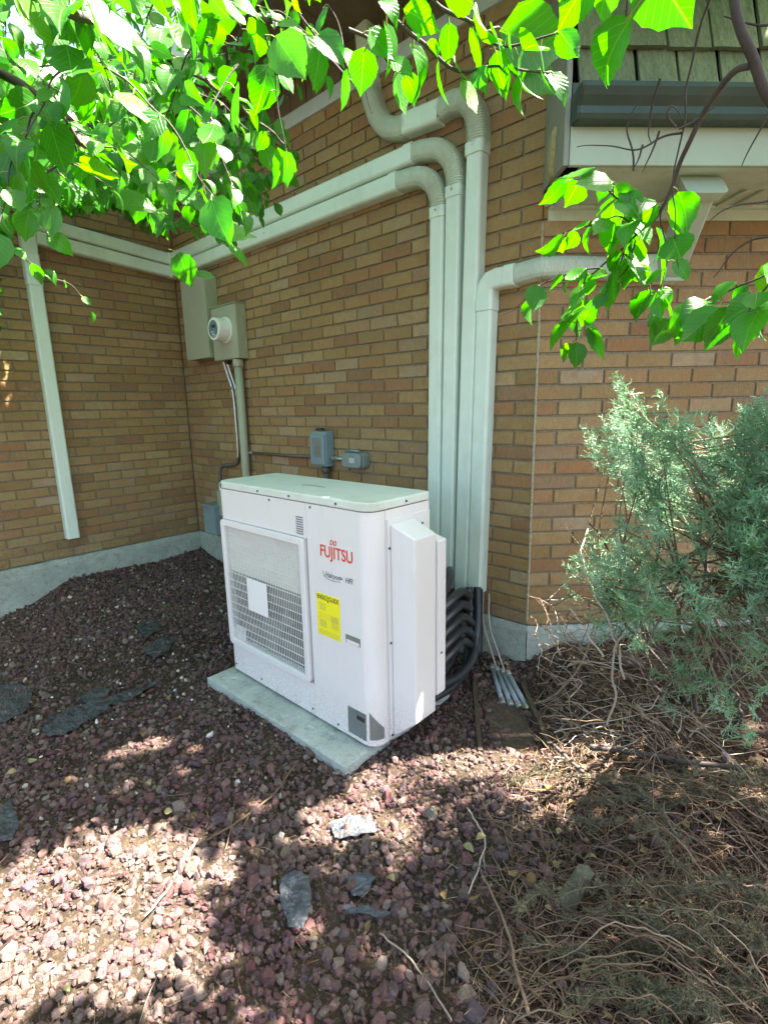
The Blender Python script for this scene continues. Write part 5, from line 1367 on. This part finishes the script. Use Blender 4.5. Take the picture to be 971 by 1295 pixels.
# hanging leaves of the branch that reaches over the ducts
PT2 = [(420, -90), (740, -90), (722, 170), (640, 175), (560, 160), (490, 150), (470, 175), (440, 175)]
TL.twig([at(400, -80, .72), at(480, 5, .72), at(530, 55, .73), at(575, 80, .74), at(640, 88, .74), at(695, 92, .75)], .038, .015, .0030, .0010, PT2, .25, down=1.1)
TL.twig([at(500, -60, .72), at(560, 10, .73), at(600, 35, .74), at(640, 50, .74), at(700, 42, .75)], .038, .015, .0026, .0010, PT2, .1, down=1.0)
TL.twig([at(440, 40, .72), at(470, 60, .73), at(492, 80, .74), at(510, 90, .75)], .034, .02, .0020, .0008, PT2, .2, down=1.1)
TL.twig([at(380, 20, 1.1), at(420, 60, 1.12), at(455, 100, 1.13), at(470, 140, 1.14)], .058, .036, .0020, .0008, None, .1, down=1.1)
# single leaves at the lower fringe of the mass
for (bx, by, tx, ty, d, s_) in ((228, 322, 242, 366, 1.5, .075), (262, 355, 238, 372, 1.55, .0), (292, 312, 318, 336, 1.5, .062), (70, 262, 68, 305, 1.0, .070), (62, 298, 98, 322, 1.02, .062), (36, 268, 30, 308, 1.05, .062),
                                (266, 290, 328, 298, 1.1, .10), (150, 258, 208, 262, 1.15, .09), (250, 345, 275, 352, 1.5, .05), (175, 250, 172, 285, 1.5, .06), (205, 268, 188, 292, 1.6, .05), (246, 255, 300, 272, 1.25, .08)):
    if s_ == 0: continue
    A_, B_ = at(bx, by, d), at(tx, ty, d); TL.leaf(A_, B_-A_, max(s_*.6, np.linalg.norm(B_-A_)*.95), unit(CAM-A_)*.7+[0, 0, .5]+r.normal(0, .2, 3))
# thin dark sprig in front of the lone drop
TL.twig([at(-40, 285, 1.7), at(20, 318, 1.75), at(60, 350, 1.8), at(95, 365, 1.82), at(112, 392, 1.85)], .042, .05, .0020, .0008, None, .05)
for yy in np.arange(-2.2, -1.15, .035):      # leaves added to keep the sun off the left end of the left wall
    for zz_ in np.arange(.5, 2.3, .05):
        W_ = np.array([.01, yy+r.uniform(-.015, .015), zz_+r.uniform(-.02, .02)])
        for t in np.concatenate([r.uniform(.6, 1.2, 2), np.linspace(.5, 3.4, 24)]):
            P = W_+TOSUN*t; a, b, zz = proj(P)
            if (zz > 0 and -20 < a < 991 and b > -20) and not inpoly(float(a), float(b), ML2): continue
            TL.leaf(P, [r.normal(0, .5), r.normal(0, .5), -.5], r.uniform(.055, .075), unit([r.normal(0, .25), r.normal(0, .25), 1])); break
for i in range(420):      # more loose leaves added as a sun screen for the same wall end
    P = np.array([.02, r.uniform(-2.3, -1.2), r.uniform(.5, 2.5)])+TOSUN*r.uniform(.55, 1.3); a, b, zz = proj(P)
    if zz > 0 and 0 < a < 971 and b > 0 and not inpoly(float(a), float(b), ML2): continue
    TL.leaf(P, [r.normal(0, .5), r.normal(0, .5), -.6], r.uniform(.05, .07))

# --- right tree: trunk beyond the right edge, one limb and sprays reaching in, crown overhead
tr = thing('leafy_tree', (6.0, .5, -.3), 'leafy tree with dark limb and sunlit sprays hanging in from the upper right', 'tree', None)
TRr = Tree(tr, 9); TRr.thin = .92
trunk = spline([(6.0, .5, -.4), (5.95, .45, .8), (5.8, .3, 1.7), (5.6, .2, 2.6), (5.4, .2, 3.5)], 8)
MB().tube(trunk, [.09-.05*k/(len(trunk)-1) for k in range(len(trunk))], 14).build('trunk', M_BARK, tr)
K1 = [(5.8, .3, 1.7), at(1250, 420, 1.2), at(1080, 270, 1.05), at(990, 150, 1.0), at(945, 65, 1.0), at(925, -30, 1.02), at(915, -120, 1.05)]
TRr.twig(K1, 0, .04, .0085, .0050, part='limb')
K2 = [at(952, 78, 1.0), at(922, 98, 1.02), at(888, 150, 1.05), at(858, 215, 1.08), at(838, 262, 1.1), at(800, 305, 1.12), at(755, 340, 1.14), at(700, 360, 1.16)]
TRr.twig(K2, 0, .04, .0050, .0012, part='branch')
PT4 = [(620, 200), (860, 195), (862, 330), (840, 400), (770, 420), (745, 470), (620, 450)]
for ctrl, s_, st in (([at(835, 262, 1.1), at(800, 250, 1.1), at(760, 225, 1.12), at(722, 228, 1.12)], .058, .018), ([at(815, 290, 1.1), at(780, 275, 1.1), at(745, 285, 1.1), at(700, 300, 1.12)], .054, .0195),
                     ([at(850, 235, 1.08), at(835, 275, 1.08), at(840, 320, 1.08), at(838, 365, 1.08)], .054, .0195), ([at(800, 305, 1.1), at(790, 340, 1.1), at(765, 370, 1.1), at(735, 395, 1.1)], .054, .0195),
                     ([at(755, 340, 1.12), at(700, 352, 1.12), at(660, 380, 1.12), at(632, 402, 1.12)], .054, .0195), ([at(740, 345, 1.12), at(735, 380, 1.12), at(730, 410, 1.12), at(728, 430, 1.12)], .054, .0195),
                     ([at(790, 320, 1.1), at(815, 345, 1.1), at(825, 370, 1.1), at(830, 390, 1.1)], .054, .0195), ([at(770, 240, 1.1), at(795, 265, 1.1), at(790, 310, 1.1), at(778, 350, 1.1)], .054, .0195)):
    TRr.twig(ctrl, s_, st, .0018, .0008, PT4, .0, down=.6)
PT5 = [(838, 325), (1100, 300), (1100, 470), (950, 470), (838, 425)]
for ctrl in ([at(1060, 300, 1.1), at(985, 335, 1.1), at(930, 365, 1.1), at(880, 385, 1.1), at(852, 400, 1.1)], [at(1060, 350, 1.05), at(990, 372, 1.05), at(940, 385, 1.05), at(900, 398, 1.05)], [at(1040, 320, 1.0), at(985, 350, 1.0), at(955, 380, 1.0), at(945, 405, 1.0)]):
    TRr.twig(ctrl, .056, .017, .0022, .0009, PT5, .15, down=.6)
# bare twigs before the soffit
for ctrl in ([at(900, -10, 1.02), at(880, 50, 1.04), at(868, 100, 1.05), at(862, 170, 1.05), at(852, 230, 1.05), at(853, 290, 1.06), at(862, 335, 1.06)], [at(862, 172, 1.05), at(835, 175, 1.06), at(805, 190, 1.07), at(770, 185, 1.08), at(728, 186, 1.09)],
             [at(852, 160, 1.05), at(842, 145, 1.05), at(850, 130, 1.05), at(862, 150, 1.05)], [at(838, 100, 1.05), at(822, 140, 1.06), at(818, 165, 1.06), at(824, 180, 1.06)], [at(832, 170, 1.05), at(822, 195, 1.05), at(814, 215, 1.05)], [at(812, 185, 1.05), at(806, 205, 1.05), at(800, 218, 1.05)],
             [at(862, 160, 1.05), at(880, 150, 1.05), at(905, 135, 1.05)], [at(1000, 250, 1.1), at(950, 255, 1.1), at(915, 265, 1.1), at(893, 280, 1.1)], [at(985, 110, 1.1), at(965, 150, 1.1), at(945, 190, 1.1), at(938, 208, 1.1)],
             [at(990, 290, 1.0), at(955, 300, 1.0), at(925, 325, 1.0), at(900, 350, 1.0)], [at(1000, 20, 1.1), at(960, 28, 1.1), at(930, 25, 1.1), at(915, 22, 1.1)], [at(800, 215, 1.1), at(795, 160, 1.1), at(812, 120, 1.1)]):
    TRr.twig(ctrl, 0, .04, .0020, .0007)
# large leaves close to the camera at the top
for (bx, by, tx, ty, d, s_) in ((790, 28, 750, 118, .62, 1), (752, -40, 702, 42, .62, 1), (790, -50, 744, 34, .62, 1), (822, -60, 868, 34, .66, 1), (860, -60, 800, -10, .66, 1), (720, -40, 700, 10, .9, 1), (640, 40, 720, 66, .95, 1), (650, 62, 706, 120, .95, 1)):
    A_, B_ = at(bx, by, d), at(tx, ty, d+.03); TRr.leaf(A_, B_-A_, np.linalg.norm(B_-A_), unit(CAM-A_)*.8+[0, 0, .4]+TRr.r.normal(0, .12, 3))
TRr.twig([at(830, -90, .64), at(800, -20, .63), at(792, 10, .62), at(790, 28, .62)], 0, .04, .0014, .0009)
TRr.twig([(5.4, .2, 3.2), (4.9, -.7, 2.2), at(960, -180, .8), at(860, -100, .66), at(760, -70, .64), at(700, -60, .8)], 0, .04, .012, .002, part='branch')
# crown overhead, sunlit gaps where the light comes through
def shadow_xy(P): P = np.atleast_2d(P); return (P-np.outer((P[:, 2]+.28)/TOSUN[2], TOSUN))[:, :2]
KEY = np.concatenate([tips_P[::4], np.array([i[0] for i in TRr.items]), np.array([i[0] for i in TL.items if np.linalg.norm(i[0]-CAM) < 1.9])[::2]])
KEY2 = np.array([i[0] for i in TRr.items])
def blocks_key2(P, rad=.04):
    v = np.asarray(P)-KEY2; t = v@TOSUN; dd = np.linalg.norm(v-np.outer(t, TOSUN), axis=1); return bool(((dd < rad) & (t > .1)).any())
def blocks_key(P, rad=.05):
    v = np.asarray(P)-KEY; t = v@TOSUN; dd = np.linalg.norm(v-np.outer(t, TOSUN), axis=1); return bool(((dd < rad) & (t > .1)).any())
x, y, z, px, py, d, r = ground_pts(30000, 201, .6, 5.6, -2.9, 1.0)
o_ = (x-LC-y)*S2; cr = []
cov = {}
def cadd(q): cov.setdefault((int(q[0]//.05), int(q[1]//.05)), []).append(q)
def covered(q, rad=.021):
    i, j = int(q[0]//.05), int(q[1]//.05)
    return any((q[0]-c[0])**2+(q[1]-c[1])**2 < rad*rad for a in (-1, 0, 1) for b in (-1, 0, 1) for c in cov.get((i+a, j+b), ()))
for i in range(len(x)):
    if o_[i] < .48 and (x[i] > 3.0 or z[i]+(-.5-y[i])/.725*1.36*1.38 < 2.85): continue
    G_ = np.array([x[i], y[i], z[i]])
    if any(inpoly(px[i], py[i], q) for q in LIT): continue
    nz_ = noise.noise(Vector((x[i]*11, y[i]*11, 2.2)))
    if any(inpoly(px[i], py[i], q) for q in DAP):
        if nz_ > .08: continue
    elif nz_ > .38: continue
    q = shadow_xy(G_)[0]
    if covered(q): continue
    for zt in (r.uniform(2.35, 3.3), r.uniform(3.0, 4.2), r.uniform(4.0, 5.2), r.uniform(5, 6.2)):
        P = G_+TOSUN*((zt-z[i])/TOSUN[2]); a, b, zz = proj(P)
        if not (zz > 0 and -40 < a < 1011 and -60 < b): break
    else: continue
    if shade_hits(P, .055) or blocks_key2(P) or (px[i] > 600 and py[i] < 1010 and blocks_key(P)) or (px[i] <= 600 and blocks_key(P, .025) and r.uniform() < .6): continue
    cr.append(P); cadd(q)
print('crown leaves', len(cr))
for i in range(420):     # unseen crown leaves set along the sun's rays to shade the unit
    P0_ = np.array([r.uniform(2.7, 3.25), r.uniform(-1.0, -.6), r.uniform(.2, .74)]); zt = r.uniform(2.6, 3.6); P = P0_+TOSUN*((zt-P0_[2])/TOSUN[2]); a, b, zz = proj(P)
    g_ = P0_-TOSUN*((P0_[2]+.28)/TOSUN[2]); ga, gb, _z = proj(g_)
    if (zz > 0 and -40 < a < 1011 and -60 < b) or shade_hits(P, .055) or blocks_key2(P): continue
    cr.append(P)
far = []
while len(far) < 3000:    # unseen leaves added to both crowns to cut the light from the sky
    P = np.array([r.uniform(.2, 8.5), r.uniform(-7, .9), r.uniform(2.7, 5.6)]); a, b, zz = proj(P)
    if (zz > -.3 and -80 < a < 1050 and b > -120) or shade_hits(P, .08) or blocks_key(P, .06): continue
    if (P[0]-LC-P[1])*S2 > 1.6 and r.uniform() < .97: continue
    if math.sin(P[0]*2.1+P[2])*math.sin(P[1]*1.7+P[2]*.8) > .72: continue
    far.append(P)
for P in far:
    (TL if P[0] < 3.4 else TRr).items.append((P, frame(unit(np.array([r.normal(0, .6), r.normal(0, .6), -.35])), unit([r.normal(0, .35), r.normal(0, .35), 1])), r.uniform(.10, .14)))
for P in cr:
    tip = unit(np.array([r.normal(0, .5), r.normal(0, .5), -.35])); TRr.items.append((P, frame(tip, unit([r.normal(0, .3), r.normal(0, .3), 1])), r.uniform(.085, .115)))
cr = np.array(cr)
for k in range(26):
    q = cr[r.randint(len(cr))]; TRr.twig([(5.5, .2, 2.9+r.uniform(-.5, .5)), np.array([5.5, .2, 3.1])*.5+q*.5+[0, 0, .15], q], 0, .04, .009, .002, part='branch' if k < 8 else None)
TRr.finish()
TL.finish()
